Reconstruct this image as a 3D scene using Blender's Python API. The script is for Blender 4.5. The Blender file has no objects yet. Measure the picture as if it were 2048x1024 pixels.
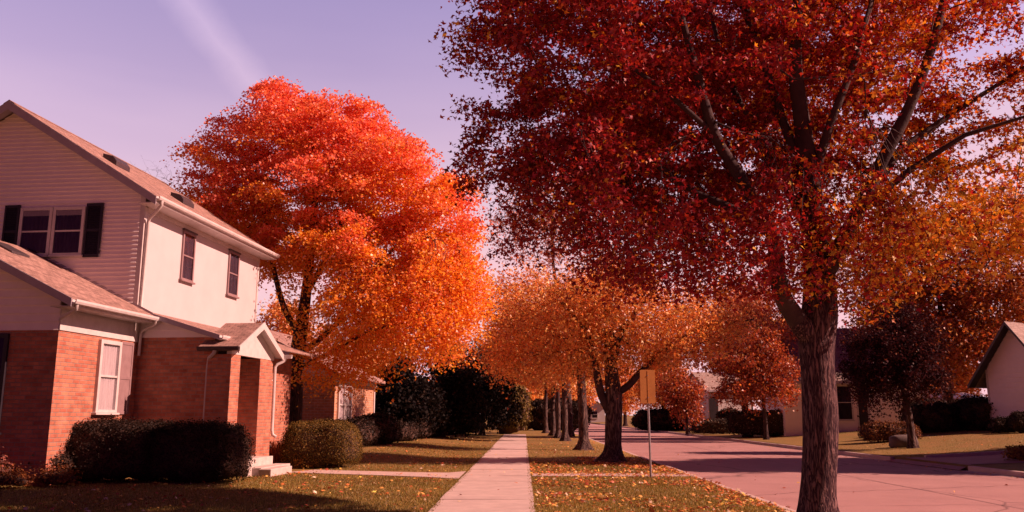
import bpy, math, random
import numpy as np
from mathutils import Vector, noise

R = math.radians
sc = bpy.context.scene
col = sc.collection
rng = np.random.default_rng(7)
random.seed(7)

# ------------------------------------------------------------------ camera
F = 1700.0
TH = math.atan(318 / F)
YW = math.atan(23 / math.hypot(F, 318))
CAM = np.array([0.0, 0.0, 1.6])
fwd = np.array([-math.sin(YW) * math.cos(TH), math.cos(YW) * math.cos(TH), math.sin(TH)])
rgt = np.array([math.cos(YW), math.sin(YW), 0.0])
upv = np.cross(rgt, fwd)


def at(u, v, Y):
    d = fwd * F + rgt * (u - 1024) + upv * (512 - v)
    return CAM + d * (Y / d[1])


def gp(u, v, z=0.0):
    d = fwd * F + rgt * (u - 1024) + upv * (512 - v)
    return CAM + d * ((z - 1.6) / d[2])


cd = bpy.data.cameras.new('camera')
cam = bpy.data.objects.new('camera', cd)
col.objects.link(cam)
cam.location = CAM
cam.rotation_euler = (R(90) + TH, 0, YW)
cd.sensor_width = 36
cd.lens = F / 2048 * 36
cd.clip_end = 3000
sc.camera = cam

# ------------------------------------------------------------------ sun and sky
EL, AZ = R(35), R(4.9)
SUN = np.array([math.cos(EL) * math.cos(AZ), -math.cos(EL) * math.sin(AZ), math.sin(EL)])
sd = bpy.data.lights.new('sun', 'SUN')
sd.energy = 5.0
sd.angle = R(0.5)
sd.color = (1.0, 0.55, 0.43)
so = bpy.data.objects.new('sun', sd)
col.objects.link(so)
so.rotation_euler = Vector(SUN).to_track_quat('Z', 'Y').to_euler()
so.location = (40, -5, 40)

w = bpy.data.worlds.new('World')
sc.world = w
w.use_nodes = True
nt = w.node_tree
nt.nodes.clear()


def N(nt, t, loc=None, **kw):
    n = nt.nodes.new(t)
    for k, v in kw.items():
        if k.startswith('i_'):
            n.inputs[k[2:]].default_value = v
        else:
            setattr(n, k, v)
    return n


def L(nt, a, ao, b, bi):
    nt.links.new(a.outputs[ao], b.inputs[bi])


def MATH(nt, op, a, b=None, clamp=False):
    n = nt.nodes.new('ShaderNodeMath')
    n.operation = op
    n.use_clamp = clamp
    for i, x in enumerate((a, b)):
        if x is None:
            continue
        if isinstance(x, (int, float)):
            n.inputs[i].default_value = x
        else:
            nt.links.new(x, n.inputs[i])
    return n.outputs[0]


def MIX(nt, fac, a, b, blend='MIX'):
    n = nt.nodes.new('ShaderNodeMix')
    n.data_type = 'RGBA'
    n.blend_type = blend
    n.clamp_result = False
    for i, x in ((0, fac), (6, a), (7, b)):
        if isinstance(x, (int, float)):
            n.inputs[i].default_value = x
        elif isinstance(x, tuple):
            n.inputs[i].default_value = (*x[:3], 1)
        else:
            nt.links.new(x, n.inputs[i])
    return n.outputs[2]


def RAMP(nt, fac, stops):
    n = nt.nodes.new('ShaderNodeValToRGB')
    e = n.color_ramp.elements
    while len(e) < len(stops):
        e.new(0.5)
    for el, (p, c) in zip(e, stops):
        el.position = p
        el.color = (*c, 1) if isinstance(c, tuple) else (c, c, c, 1)
    nt.links.new(fac, n.inputs[0])
    return n.outputs[0]


sky = N(nt, 'ShaderNodeTexSky')
sky.sky_type = 'NISHITA'
sky.sun_disc = False
sky.sun_elevation = EL
sky.sun_rotation = R(90) + AZ
sky.air_density = 1.0
sky.dust_density = 0.4
tc = N(nt, 'ShaderNodeTexCoord')
sep = N(nt, 'ShaderNodeSeparateXYZ')
L(nt, tc, 'Generated', sep, 0)
dk = N(nt, 'ShaderNodeMix')
dk.data_type = 'RGBA'
dk.blend_type = 'DARKEN'
dk.inputs[0].default_value = 1.0
L(nt, sky, 0, dk, 6)
dk.inputs[7].default_value = (3.0, 3.3, 4.6, 1)
tint = MIX(nt, 1.0, dk.outputs[2], (3.97, 1.75, 1.90), 'MULTIPLY')
# wispy pale cloud and one old vapour trail, laid out over the sky by direction
mp = N(nt, 'ShaderNodeMapping')
mp.inputs['Scale'].default_value = (1.1, 1.1, 5.0)
mp.inputs['Rotation'].default_value = (0, 0.35, 0)
L(nt, tc, 'Generated', mp, 0)
nz = N(nt, 'ShaderNodeTexNoise', i_Scale=1.2, i_Detail=4.0, i_Roughness=0.5)
L(nt, mp, 0, nz, 'Vector')
cl = RAMP(nt, nz.outputs[0], [(0.40, 0.0), (0.66, 1.0)])
low = MATH(nt, 'SUBTRACT', 1.15, MATH(nt, 'MULTIPLY', sep.outputs[2], 2.4), True)
clm = MATH(nt, 'MULTIPLY', cl, low)
d1 = (at(330, -60, 100) - CAM)
d2 = (at(530, 200, 100) - CAM)
d1 /= np.linalg.norm(d1)
d2 /= np.linalg.norm(d2)
nn = np.cross(d1, d2)
nn /= np.linalg.norm(nn)
dp = N(nt, 'ShaderNodeVectorMath', operation='DOT_PRODUCT')
nrm = N(nt, 'ShaderNodeVectorMath', operation='NORMALIZE')
L(nt, tc, 'Generated', nrm, 0)
L(nt, nrm, 0, dp, 0)
dp.inputs[1].default_value = tuple(nn)
nz2 = N(nt, 'ShaderNodeTexNoise', i_Scale=11.0, i_Detail=7.0, i_Roughness=0.65)
L(nt, tc, 'Generated', nz2, 'Vector')
off = MATH(nt, 'MULTIPLY', MATH(nt, 'SUBTRACT', nz2.outputs[0], 0.5), 0.03)
ab = MATH(nt, 'ABSOLUTE', MATH(nt, 'ADD', dp.outputs['Value'], off))
trail = RAMP(nt, ab, [(0.0, 0.42), (0.009, 0.27), (0.026, 0.0)])
dpe = N(nt, 'ShaderNodeVectorMath', operation='DOT_PRODUCT')
L(nt, nrm, 0, dpe, 0)
mid = d1 + d2
mid /= np.linalg.norm(mid)
dpe.inputs[1].default_value = tuple(mid)
fade = RAMP(nt, dpe.outputs['Value'], [(0.985, 0.0), (0.996, 1.0)])
trail = MATH(nt, 'MULTIPLY', trail, fade)
amt = MATH(nt, 'ADD', clm, trail, True)
skyc = MIX(nt, amt, tint, (9.6, 6.5, 9.3))
# deeper violet towards the zenith and away from the bright quarter of the sky
hi = RAMP(nt, sep.outputs[2], [(0.47, (1.0, 1.0, 1.0)), (0.62, (0.07, 0.01, 0.15))])
yb = RAMP(nt, MATH(nt, 'ADD', MATH(nt, 'MULTIPLY', sep.outputs[1], 0.5), 0.5), [(0.25, (0.12, 0.035, 0.16)), (0.80, (1.0, 1.0, 1.0))])
skyc = MIX(nt, 1.0, skyc, hi, 'MULTIPLY')
warm = RAMP(nt, sep.outputs[2], [(0.20, (1.0, 1.0, 0.76)), (0.45, (0.905, 1.0, 1.0))])
skyc = MIX(nt, 1.0, skyc, warm, 'MULTIPLY')
skyc = MIX(nt, 1.0, skyc, yb, 'MULTIPLY')
bg = N(nt, 'ShaderNodeBackground')
bg.inputs['Strength'].default_value = 0.056
nt.links.new(skyc, bg.inputs[0])
ow = N(nt, 'ShaderNodeOutputWorld')
L(nt, bg, 0, ow, 0)

sc.view_settings.view_transform = 'Standard'
sc.view_settings.look = 'None'
sc.view_settings.exposure = 0.78
sc.view_settings.gamma = 1.0
sc.cycles.max_bounces = 6
sc.cycles.diffuse_bounces = 3
sc.cycles.transparent_max_bounces = 8

# ------------------------------------------------------------------ materials
MATS = {}


def mat(name, base, rough=0.8, var=None, scale=6.0, bump=0.0, bscale=None, spec=0.25, coord='Object', stretch=None, metallic=0.0, detail=5.0):
    m = bpy.data.materials.new(name)
    m.use_nodes = True
    t = m.node_tree
    b = t.nodes['Principled BSDF']
    b.inputs['Roughness'].default_value = rough
    b.inputs['Specular IOR Level'].default_value = spec
    b.inputs['Metallic'].default_value = metallic
    tcn = N(t, 'ShaderNodeTexCoord')
    mpn = N(t, 'ShaderNodeMapping')
    if stretch:
        mpn.inputs['Scale'].default_value = stretch
    L(t, tcn, coord, mpn, 0)
    nz = N(t, 'ShaderNodeTexNoise', i_Scale=scale, i_Detail=detail, i_Roughness=0.6)
    L(t, mpn, 0, nz, 'Vector')
    v2 = var or tuple(c * 0.8 for c in base)
    c = RAMP(t, nz.outputs[0], [(0.34, base), (0.66, v2)])
    t.links.new(c, b.inputs['Base Color'])
    if bump:
        nb = N(t, 'ShaderNodeTexNoise', i_Scale=bscale or scale * 4, i_Detail=4.0)
        L(t, mpn, 0, nb, 'Vector')
        bp = N(t, 'ShaderNodeBump', i_Strength=bump, i_Distance=0.02)
        L(t, nb, 0, bp, 'Height')
        L(t, bp, 0, b, 'Normal')
    MATS[name] = m
    return m


def brick_mat(name, c1, c2, mortar, bw, rh, ms, bump=0.6, rough=0.85, noise_amt=0.35, bias=0.0, squash=1.0):
    m = bpy.data.materials.new(name)
    m.use_nodes = True
    t = m.node_tree
    b = t.nodes['Principled BSDF']
    b.inputs['Roughness'].default_value = rough
    b.inputs['Specular IOR Level'].default_value = 0.2
    uv = N(t, 'ShaderNodeUVMap')
    nzw = N(t, 'ShaderNodeTexNoise', i_Scale=5.0, i_Detail=2.0)
    L(t, uv, 0, nzw, 'Vector')
    wob = MIX(t, 0.012, uv.outputs[0], nzw.outputs['Color'], 'ADD')
    br = N(t, 'ShaderNodeTexBrick')
    br.inputs['Scale'].default_value = 1.0
    br.inputs['Color1'].default_value = (*c1, 1)
    br.inputs['Color2'].default_value = (*c2, 1)
    br.inputs['Mortar'].default_value = (*mortar, 1)
    br.inputs['Mortar Size'].default_value = ms
    br.inputs['Mortar Smooth'].default_value = 0.3
    br.inputs['Bias'].default_value = bias
    br.inputs['Brick Width'].default_value = bw
    br.inputs['Row Height'].default_value = rh
    t.links.new(wob, br.inputs['Vector'])
    nz = N(t, 'ShaderNodeTexNoise', i_Scale=3.0, i_Detail=8.0, i_Roughness=0.7)
    L(t, uv, 0, nz, 'Vector')
    g = RAMP(t, nz.outputs[0], [(0.3, 1.0 - noise_amt), (0.7, 1.0 + noise_amt * 0.6)])
    c = MIX(t, 1.0, br.outputs[0], g, 'MULTIPLY')
    t.links.new(c, b.inputs['Base Color'])
    nf = N(t, 'ShaderNodeTexNoise', i_Scale=60.0, i_Detail=3.0)
    L(t, uv, 0, nf, 'Vector')
    h = MATH(t, 'ADD', MATH(t, 'MULTIPLY', br.outputs['Fac'], -1.0), MATH(t, 'MULTIPLY', nf.outputs[0], 0.5))
    bp = N(t, 'ShaderNodeBump', i_Strength=bump, i_Distance=0.012)
    t.links.new(h, bp.inputs['Height'])
    L(t, bp, 0, b, 'Normal')
    MATS[name] = m
    return m


def leaf_mat(name, trans=0.4, tcol=(1.15, 0.9, 0.6), gloss=0.04):
    m = bpy.data.materials.new(name)
    m.use_nodes = True
    t = m.node_tree
    t.nodes.clear()
    a = N(t, 'ShaderNodeAttribute', attribute_name='tint')
    d = N(t, 'ShaderNodeBsdfDiffuse')
    L(t, a, 'Color', d, 0)
    tr = N(t, 'ShaderNodeBsdfTranslucent')
    c2 = MIX(t, 1.0, a.outputs['Color'], tcol, 'MULTIPLY')
    t.links.new(c2, tr.inputs[0])
    mx = N(t, 'ShaderNodeMixShader')
    mx.inputs[0].default_value = trans
    L(t, d, 0, mx, 1)
    L(t, tr, 0, mx, 2)
    g = N(t, 'ShaderNodeBsdfGlossy', i_Roughness=0.45)
    g.inputs['Color'].default_value = (1, 1, 1, 1)
    m2 = N(t, 'ShaderNodeMixShader')
    m2.inputs[0].default_value = gloss
    L(t, mx, 0, m2, 1)
    L(t, g, 0, m2, 2)
    o = N(t, 'ShaderNodeOutputMaterial')
    L(t, m2, 0, o, 0)
    MATS[name] = m
    return m


def bark_mat(name, hi, lo, scale=1.0, bump=1.0):
    m = bpy.data.materials.new(name)
    m.use_nodes = True
    t = m.node_tree
    b = t.nodes['Principled BSDF']
    b.inputs['Roughness'].default_value = 0.95
    b.inputs['Specular IOR Level'].default_value = 0.1
    tcn = N(t, 'ShaderNodeTexCoord')
    mp = N(t, 'ShaderNodeMapping')
    mp.inputs['Scale'].default_value = (17 * scale, 17 * scale, 2.1 * scale)
    L(t, tcn, 'Object', mp, 0)
    nz = N(t, 'ShaderNodeTexNoise', i_Scale=1.0, i_Detail=2.5, i_Roughness=0.6, i_Distortion=0.7)
    L(t, mp, 0, nz, 'Vector')
    ridge = RAMP(t, MATH(t, 'ABSOLUTE', MATH(t, 'SUBTRACT', nz.outputs[0], 0.5)), [(0.012, 0.0), (0.12, 1.0)])
    nf = N(t, 'ShaderNodeTexNoise', i_Scale=30.0, i_Detail=4.0)
    L(t, tcn, 'Object', nf, 'Vector')
    f = MATH(t, 'MULTIPLY', ridge, MATH(t, 'ADD', MATH(t, 'MULTIPLY', nf.outputs[0], 0.8), 0.5), True)
    c = MIX(t, f, lo, hi)
    t.links.new(c, b.inputs['Base Color'])
    bp = N(t, 'ShaderNodeBump', i_Strength=bump, i_Distance=0.03)
    t.links.new(f, bp.inputs['Height'])
    L(t, bp, 0, b, 'Normal')
    MATS[name] = m
    return m


brick_mat('brick', (0.56, 0.225, 0.14), (0.42, 0.135, 0.088), (0.36, 0.23, 0.19), 0.27, 0.098, 0.013, bump=0.9, noise_amt=0.35)
brick_mat('brick_far', (0.60, 0.30, 0.18), (0.48, 0.22, 0.13), (0.55, 0.42, 0.34), 0.30, 0.12, 0.012)
brick_mat('shingles', (0.46, 0.29, 0.25), (0.30, 0.185, 0.16), (0.10, 0.065, 0.06), 0.24, 0.115, 0.007, bump=0.5, noise_amt=0.45)
brick_mat('shingles_pale', (0.42, 0.33, 0.31), (0.33, 0.25, 0.23), (0.15, 0.11, 0.1), 0.3, 0.15, 0.008, bump=0.4)
mat('siding', (0.90, 0.82, 0.82), 0.55, (0.85, 0.77, 0.77), 3.0, bump=0.08, bscale=30)
mat('white_wall', (0.58, 0.53, 0.55), 0.6, (0.54, 0.49, 0.51), 1.2, bump=0.05, bscale=25)
mat('white_trim', (0.64, 0.59, 0.59), 0.45, (0.55, 0.50, 0.50), 5.0, spec=0.4)
mat('grey_trim', (0.44, 0.39, 0.44), 0.5, (0.38, 0.33, 0.38), 4.0)
mat('shutter_dark', (0.016, 0.012, 0.02), 0.5, (0.025, 0.018, 0.028), 8.0, spec=0.35)
mat('shutter_mauve', (0.30, 0.20, 0.21), 0.6, (0.25, 0.16, 0.17), 5.0)
mat('dark_metal', (0.05, 0.035, 0.045), 0.4, (0.08, 0.06, 0.065), 8.0, spec=0.4)
mat('curtain', (0.66, 0.60, 0.58), 0.9, (0.56, 0.50, 0.49), 6.0, stretch=(4, 4, 0.6))
mat('dark_curtain', (0.10, 0.07, 0.10), 0.9, (0.06, 0.035, 0.05), 3.0, stretch=(4, 4, 0.6))
mat('interior_dark', (0.018, 0.012, 0.016), 0.9, (0.03, 0.02, 0.025), 4.0)  # near-black colour in place of unlit depth inside windows and openings
mat('concrete', (0.58, 0.455, 0.42), 0.9, (0.47, 0.365, 0.34), 2.2, bump=0.25, bscale=70, detail=9)
mat('step_concrete', (0.60, 0.51, 0.48), 0.85, (0.48, 0.40, 0.38), 5.0, bump=0.2, bscale=50)
mat('sign_back', (0.52, 0.23, 0.06), 0.6, (0.43, 0.18, 0.05), 4.0, spec=0.3, bump=0.05)
mat('galvanised', (0.42, 0.40, 0.42), 0.45, (0.30, 0.28, 0.30), 20.0, metallic=0.6)
mat('tar', (0.19, 0.11, 0.115), 0.85, (0.26, 0.15, 0.15), 3.0)
mat('soil', (0.06, 0.035, 0.03), 1.0, (0.10, 0.055, 0.04), 6.0, bump=0.5)
mat('rock', (0.09, 0.07, 0.075), 0.9, (0.15, 0.115, 0.11), 4.0, bump=0.6)
bark_mat('bark', (0.21, 0.125, 0.125), (0.03, 0.014, 0.024), 1.6, 0.8)
mat('bark_limb', (0.040, 0.022, 0.028), 0.9, (0.075, 0.045, 0.045), 3.0, bump=0.5, bscale=25)  # smoother young bark, also painted near-black to carry limb shade
bark_mat('bark_dark', (0.12, 0.075, 0.075), (0.025, 0.016, 0.02), 0.8, 0.9)
bark_mat('bark_grey', (0.22, 0.15, 0.135), (0.03, 0.018, 0.024), 0.9, 1.0)
leaf_mat('leaves', 0.42)
leaf_mat('shrub_leaves', 0.2, (1.1, 0.9, 0.6), 0.006)
leaf_mat('leaves_dark', 0.25, (1.3, 0.9, 0.6), 0.008)
leaf_mat('leaves_glow', 0.52, (1.2, 0.98, 0.5), 0.05)
leaf_mat('leaves_red', 0.28, (1.4, 0.9, 0.4), 0.025)
leaf_mat('needles', 0.15, (1, 1, 1), 0.004)
leaf_mat('grass_blades', 0.3, (1.1, 1.0, 0.6), 0.02)
leaf_mat('litter', 0.1, (1, 1, 1), 0.03)

gl = bpy.data.materials.new('window_glass')
gl.use_nodes = True
t = gl.node_tree
t.nodes.clear()
tr = N(t, 'ShaderNodeBsdfTransparent')
tr.inputs[0].default_value = (0.82, 0.80, 0.85, 1)
gg = N(t, 'ShaderNodeBsdfGlossy', i_Roughness=0.03)
fr = N(t, 'ShaderNodeFresnel', i_IOR=1.5)
nzg = N(t, 'ShaderNodeTexNoise', i_Scale=1.5)
tcg = N(t, 'ShaderNodeTexCoord')
L(t, tcg, 'Object', nzg, 'Vector')
bpg = N(t, 'ShaderNodeBump', i_Strength=0.04, i_Distance=0.05)
L(t, nzg, 0, bpg, 'Height')
L(t, bpg, 0, gg, 'Normal')
mx = N(t, 'ShaderNodeMixShader')
L(t, fr, 0, mx, 0)
L(t, tr, 0, mx, 1)
L(t, gg, 0, mx, 2)
og = N(t, 'ShaderNodeOutputMaterial')
L(t, mx, 0, og, 0)
MATS['window_glass'] = gl

# lawn: brown-green autumn turf
m = mat('lawn', (0.21, 0.155, 0.042), 0.95, (0.28, 0.155, 0.05), 0.9, bump=0.8, bscale=45, detail=10)
t = m.node_tree
bs = t.nodes['Principled BSDF']
tcn = N(t, 'ShaderNodeTexCoord')
n1 = N(t, 'ShaderNodeTexNoise', i_Scale=38.0, i_Detail=6.0, i_Roughness=0.75)
L(t, tcn, 'Object', n1, 'Vector')
k = RAMP(t, n1.outputs[0], [(0.3, 0.35), (0.72, 1.55)])
src = bs.inputs['Base Color'].links[0].from_socket
t.links.new(MIX(t, 1.0, src, k, 'MULTIPLY'), bs.inputs['Base Color'])

# road: worn pale asphalt with cracks and a few sealed lines
m = mat('road', (0.43, 0.25, 0.24), 0.9, (0.36, 0.205, 0.20), 0.5, bump=0.35, bscale=110, detail=9)
t = m.node_tree
bs = t.nodes['Principled BSDF']
tcn = N(t, 'ShaderNodeTexCoord')
nzr = N(t, 'ShaderNodeTexNoise', i_Scale=0.5, i_Detail=5.0)
L(t, tcn, 'Object', nzr, 'Vector')
wv = MIX(t, 0.9, tcn.outputs['Object'], nzr.outputs['Color'], 'ADD')
mpr = N(t, 'ShaderNodeMapping')
mpr.inputs['Scale'].default_value = (0.17, 0.10, 0.2)
t.links.new(wv, mpr.inputs[0])
vo = N(t, 'ShaderNodeTexVoronoi', feature='DISTANCE_TO_EDGE')
vo.inputs['Scale'].default_value = 1.0
L(t, mpr, 0, vo, 'Vector')
ck = RAMP(t, vo.outputs['Distance'], [(0.0, 0.45), (0.006, 1.0)])
n1 = N(t, 'ShaderNodeTexNoise', i_Scale=70.0, i_Detail=3.0)
L(t, tcn, 'Object', n1, 'Vector')
k = RAMP(t, n1.outputs[0], [(0.3, 0.75), (0.7, 1.2)])
src = bs.inputs['Base Color'].links[0].from_socket
c = MIX(t, 1.0, MIX(t, 1.0, src, k, 'MULTIPLY'), ck, 'MULTIPLY')
t.links.new(c, bs.inputs['Base Color'])


# ------------------------------------------------------------------ mesh helpers
def tag(o, label=None, cat=None, group=None, kind=None):
    if label:
        o['label'] = label
    if cat:
        o['category'] = cat
    if group:
        o['group'] = group
    if kind:
        o['kind'] = kind
    return o


def empty(name, loc, rz=0.0, label=None, cat=None, group=None):
    o = bpy.data.objects.new(name, None)
    o.empty_display_size = 0.2
    col.objects.link(o)
    o.location = tuple(float(x) for x in loc)
    o.rotation_euler = (0, 0, rz)
    return tag(o, label, cat, group)


class MB:
    off = (0.0, 0.0, 0.0)

    """collects polygons; build() links them as one mesh object with UVs in metres"""

    def __init__(s):
        s.v, s.f, s.sm = [], [], []

    def poly(s, pts, smooth=False):
        b = len(s.v)
        s.v += [tuple(float(c) for c in p) for p in pts]
        s.f.append(tuple(range(b, b + len(pts))))
        s.sm.append(smooth)
        return s

    def raw(s, vs, fs, smooth=False):
        b = len(s.v)
        s.v += [tuple(float(c) for c in p) for p in vs]
        for f in fs:
            s.f.append(tuple(b + i for i in f))
            s.sm.append(smooth)
        return s

    def box(s, x0, x1, y0, y1, z0, z1):
        v = [(x, y, z) for z in (z0, z1) for y in (y0, y1) for x in (x0, x1)]
        return s.raw(v, [(0, 2, 3, 1), (4, 5, 7, 6), (0, 1, 5, 4), (2, 6, 7, 3), (0, 4, 6, 2), (1, 3, 7, 5)])

    def prism(s, pts, vec):
        """extrude a planar polygon by a vector"""
        n = len(pts)
        a = [np.array(p, float) for p in pts]
        b = [p + np.array(vec, float) for p in a]
        nrm = sum((np.cross(a[i], a[(i + 1) % n]) for i in range(n)), np.zeros(3))
        fl = float(np.dot(nrm, vec)) > 0
        fs = [tuple(range(n))[::-1] if fl else tuple(range(n)), tuple(range(n, 2 * n)) if fl else tuple(range(n, 2 * n))[::-1]]
        for i in range(n):
            j = (i + 1) % n
            fs.append((i, j, n + j, n + i) if fl else (j, i, n + i, n + j))
        return s.raw(a + b, fs)

    def tube(s, pts, r, k=8, flat=1.0, caps=True):
        pts = [np.array(p, float) for p in pts]
        rr = r if hasattr(r, '__len__') else [r] * len(pts)
        rings = []
        n0 = None
        for i, p in enumerate(pts):
            d = pts[min(i + 1, len(pts) - 1)] - pts[max(i - 1, 0)]
            d = d / (np.linalg.norm(d) + 1e-9)
            if n0 is None:
                a = np.array([0, 0, 1.0]) if abs(d[2]) < 0.9 else np.array([0, 1.0, 0])
                n0 = np.cross(d, a)
            n0 = n0 - d * np.dot(n0, d)
            n0 /= np.linalg.norm(n0)
            b = np.cross(d, n0)
            rings.append([p + rr[i] * (math.cos(q) * n0 + flat * math.sin(q) * b) for q in [2 * math.pi * (j + 0.5) / k for j in range(k)]])
        v = [x for ring in rings for x in ring]
        fs = []
        for i in range(len(pts) - 1):
            for j in range(k):
                a, b = i * k + j, i * k + (j + 1) % k
                fs.append((a, b, b + k, a + k))
        s.raw(v, fs, k > 4)
        if caps:
            s.poly(rings[0][::-1])
            s.poly(rings[-1])
        return s

    def build(s, name, material, parent=None, label=None, bevel=0.0, kind=None):
        s.v = [(a + MB.off[0], b + MB.off[1], c + MB.off[2]) for a, b, c in s.v]
        me = bpy.data.meshes.new(name)
        me.from_pydata(s.v, [], s.f)
        me.polygons.foreach_set('use_smooth', s.sm)
        me.materials.append(MATS[material])
        uv = me.uv_layers.new(name='UVMap')
        z = Vector((0, 0, 1))
        buf = np.zeros(len(me.loops) * 2, np.float32)
        co = np.array(s.v)
        for p in me.polygons:
            n = p.normal
            if abs(n.z) > 0.995:
                tv, bv = Vector((1, 0, 0)), Vector((0, 1, 0))
            else:
                tv = z.cross(n).normalized()
                bv = n.cross(tv)
            for li, vi in zip(p.loop_indices, p.vertices):
                c = co[vi]
                buf[2 * li] = c[0] * tv[0] + c[1] * tv[1] + c[2] * tv[2]
                buf[2 * li + 1] = c[0] * bv[0] + c[1] * bv[1] + c[2] * bv[2]
        uv.data.foreach_set('uv', buf)
        o = bpy.data.objects.new(name, me)
        col.objects.link(o)
        if parent:
            o.parent = parent
        if bevel:
            md = o.modifiers.new('bevel', 'BEVEL')
            md.width = bevel
            md.segments = 2
            md.limit_method = 'ANGLE'
        if label:
            o['label'] = label
        if kind:
            o['kind'] = kind
        return o


def np_mesh(name, co, loops, ltot, material, tint=None, parent=None, smooth=False, mat_idx=None, extra=None):
    """fast mesh from arrays: loops = flat vertex indices, ltot = vertices per face"""
    me = bpy.data.meshes.new(name)
    me.vertices.add(len(co))
    me.vertices.foreach_set('co', np.ascontiguousarray(co, np.float32).ravel())
    me.loops.add(len(loops))
    me.loops.foreach_set('vertex_index', np.ascontiguousarray(loops, np.int32))
    me.polygons.add(len(ltot))
    st = np.zeros(len(ltot), np.int32)
    st[1:] = np.cumsum(ltot)[:-1]
    me.polygons.foreach_set('loop_start', st)
    if smooth:
        me.polygons.foreach_set('use_smooth', np.ones(len(ltot), bool))
    me.materials.append(MATS[material])
    for e in extra or ():
        me.materials.append(MATS[e])
    if mat_idx is not None:
        me.polygons.foreach_set('material_index', np.ascontiguousarray(mat_idx, np.int32))
    if tint is not None:
        a = me.attributes.new('tint', 'FLOAT_COLOR', 'POINT')
        c = np.ones((len(co), 4), np.float32)
        c[:, :3] = tint
        a.data.foreach_set('color', c.ravel())
    me.update(calc_edges=True)
    me.validate()
    o = bpy.data.objects.new(name, me)
    col.objects.link(o)
    if parent:
        o.parent = parent
    return o


# leaf shapes in the xy plane, y along the leaf; (verts, list of quads)


def maple_shape():
    v = [(0, 0.32, 0.02), (0, 0, 0)]
    ang = [-128, -66, -34, 34, 66, 128]
    tips = [(-98, 0.55), (-50, 0.72), (0, 0.78), (50, 0.72), (98, 0.55)]
    notch = [(-150, 0.28), (-74, 0.27), (-25, 0.33), (25, 0.33), (74, 0.27), (150, 0.28)]
    for a, r in notch:
        v.append((r * math.sin(R(a)), 0.32 + r * math.cos(R(a)), 0.0))
    for a, r in tips:
        v.append((r * math.sin(R(a)), 0.32 + r * math.cos(R(a)), -0.10))
    q = [(0, 2 + i, 8 + i, 3 + i) for i in range(5)]
    v[1] = (0, 0.05, 0)
    q.append((0, 7, 1, 2))
    return np.array(v), np.array(q)


LEAF_MAPLE = maple_shape()
LEAF_KITE = (np.array([(0, 0, 0), (-.42, .5, .1), (0, 1.0, -.08), (.42, .5, .1)]), np.array([(0, 3, 2, 1)]))
LEAF_TRI = (np.array([(0, 0, 0), (-.55, .40, .08), (-.16, .48, 0), (0, 1.05, -.12), (.16, .48, 0), (.55, .40, .08), (-.2, .1, .02), (.2, .1, .02)]),
            np.array([(0, 4, 3, 2), (6, 0, 2, 1), (0, 7, 5, 4)]))
BLADE = (np.array([(-.06, 0, 0), (.06, 0, 0), (.035, .6, .08), (0, 1, .25)]), np.array([(0, 1, 2, 3)]))


def frames(n, up_bias, g):
    """random orthonormal frames; normals lean to +z by up_bias"""
    nr = g.normal(size=(n, 3))
    nr /= np.linalg.norm(nr, axis=1, keepdims=True)
    nr[:, 2] = nr[:, 2] + up_bias
    nr /= np.linalg.norm(nr, axis=1, keepdims=True)
    d = g.normal(size=(n, 3))
    d[:, 2] -= 0.35
    d -= nr * np.sum(d * nr, axis=1, keepdims=True)
    d /= np.linalg.norm(d, axis=1, keepdims=True)
    x = np.cross(d, nr)
    return x, d, nr


def scatter(pos, size, shape, x, y, z):
    v, q = shape
    n = len(pos)
    co = (pos[:, None, :] + size[:, None, None] * (v[None, :, 0:1] * x[:, None, :] + v[None, :, 1:2] * y[:, None, :] + v[None, :, 2:3] * z[:, None, :])).reshape(-1, 3)
    k = len(v)
    fs = (q[None] + (np.arange(n) * k)[:, None, None]).reshape(-1)
    return co, fs, np.full(n * len(q), 4, np.int32), k


def leaves_mesh(name, pos, size, tint, material, parent, shape=LEAF_KITE, up=0.5, g=rng, nrm=None):
    n = len(pos)
    x, d, nr = frames(n, up, g)
    if nrm is not None:
        nr = nr * 0.55 + nrm
        nr /= np.linalg.norm(nr, axis=1, keepdims=True)
        d = d - nr * np.sum(d * nr, axis=1, keepdims=True)
        d /= np.linalg.norm(d, axis=1, keepdims=True)
        x = np.cross(d, nr)
    co, fs, lt, k = scatter(pos, size, shape, x, d, nr)
    return np_mesh(name, co, fs, lt, material, np.repeat(tint, k, axis=0), parent)


def mixcol(n, pal, wts, g, jit=0.18):
    w_ = np.array(wts, float)
    c = np.array(pal)[g.choice(len(pal), n, p=w_ / w_.sum())]
    return np.clip(c * (1 + g.normal(0, jit, (n, 1))), 0.003, 0.9)


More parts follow.
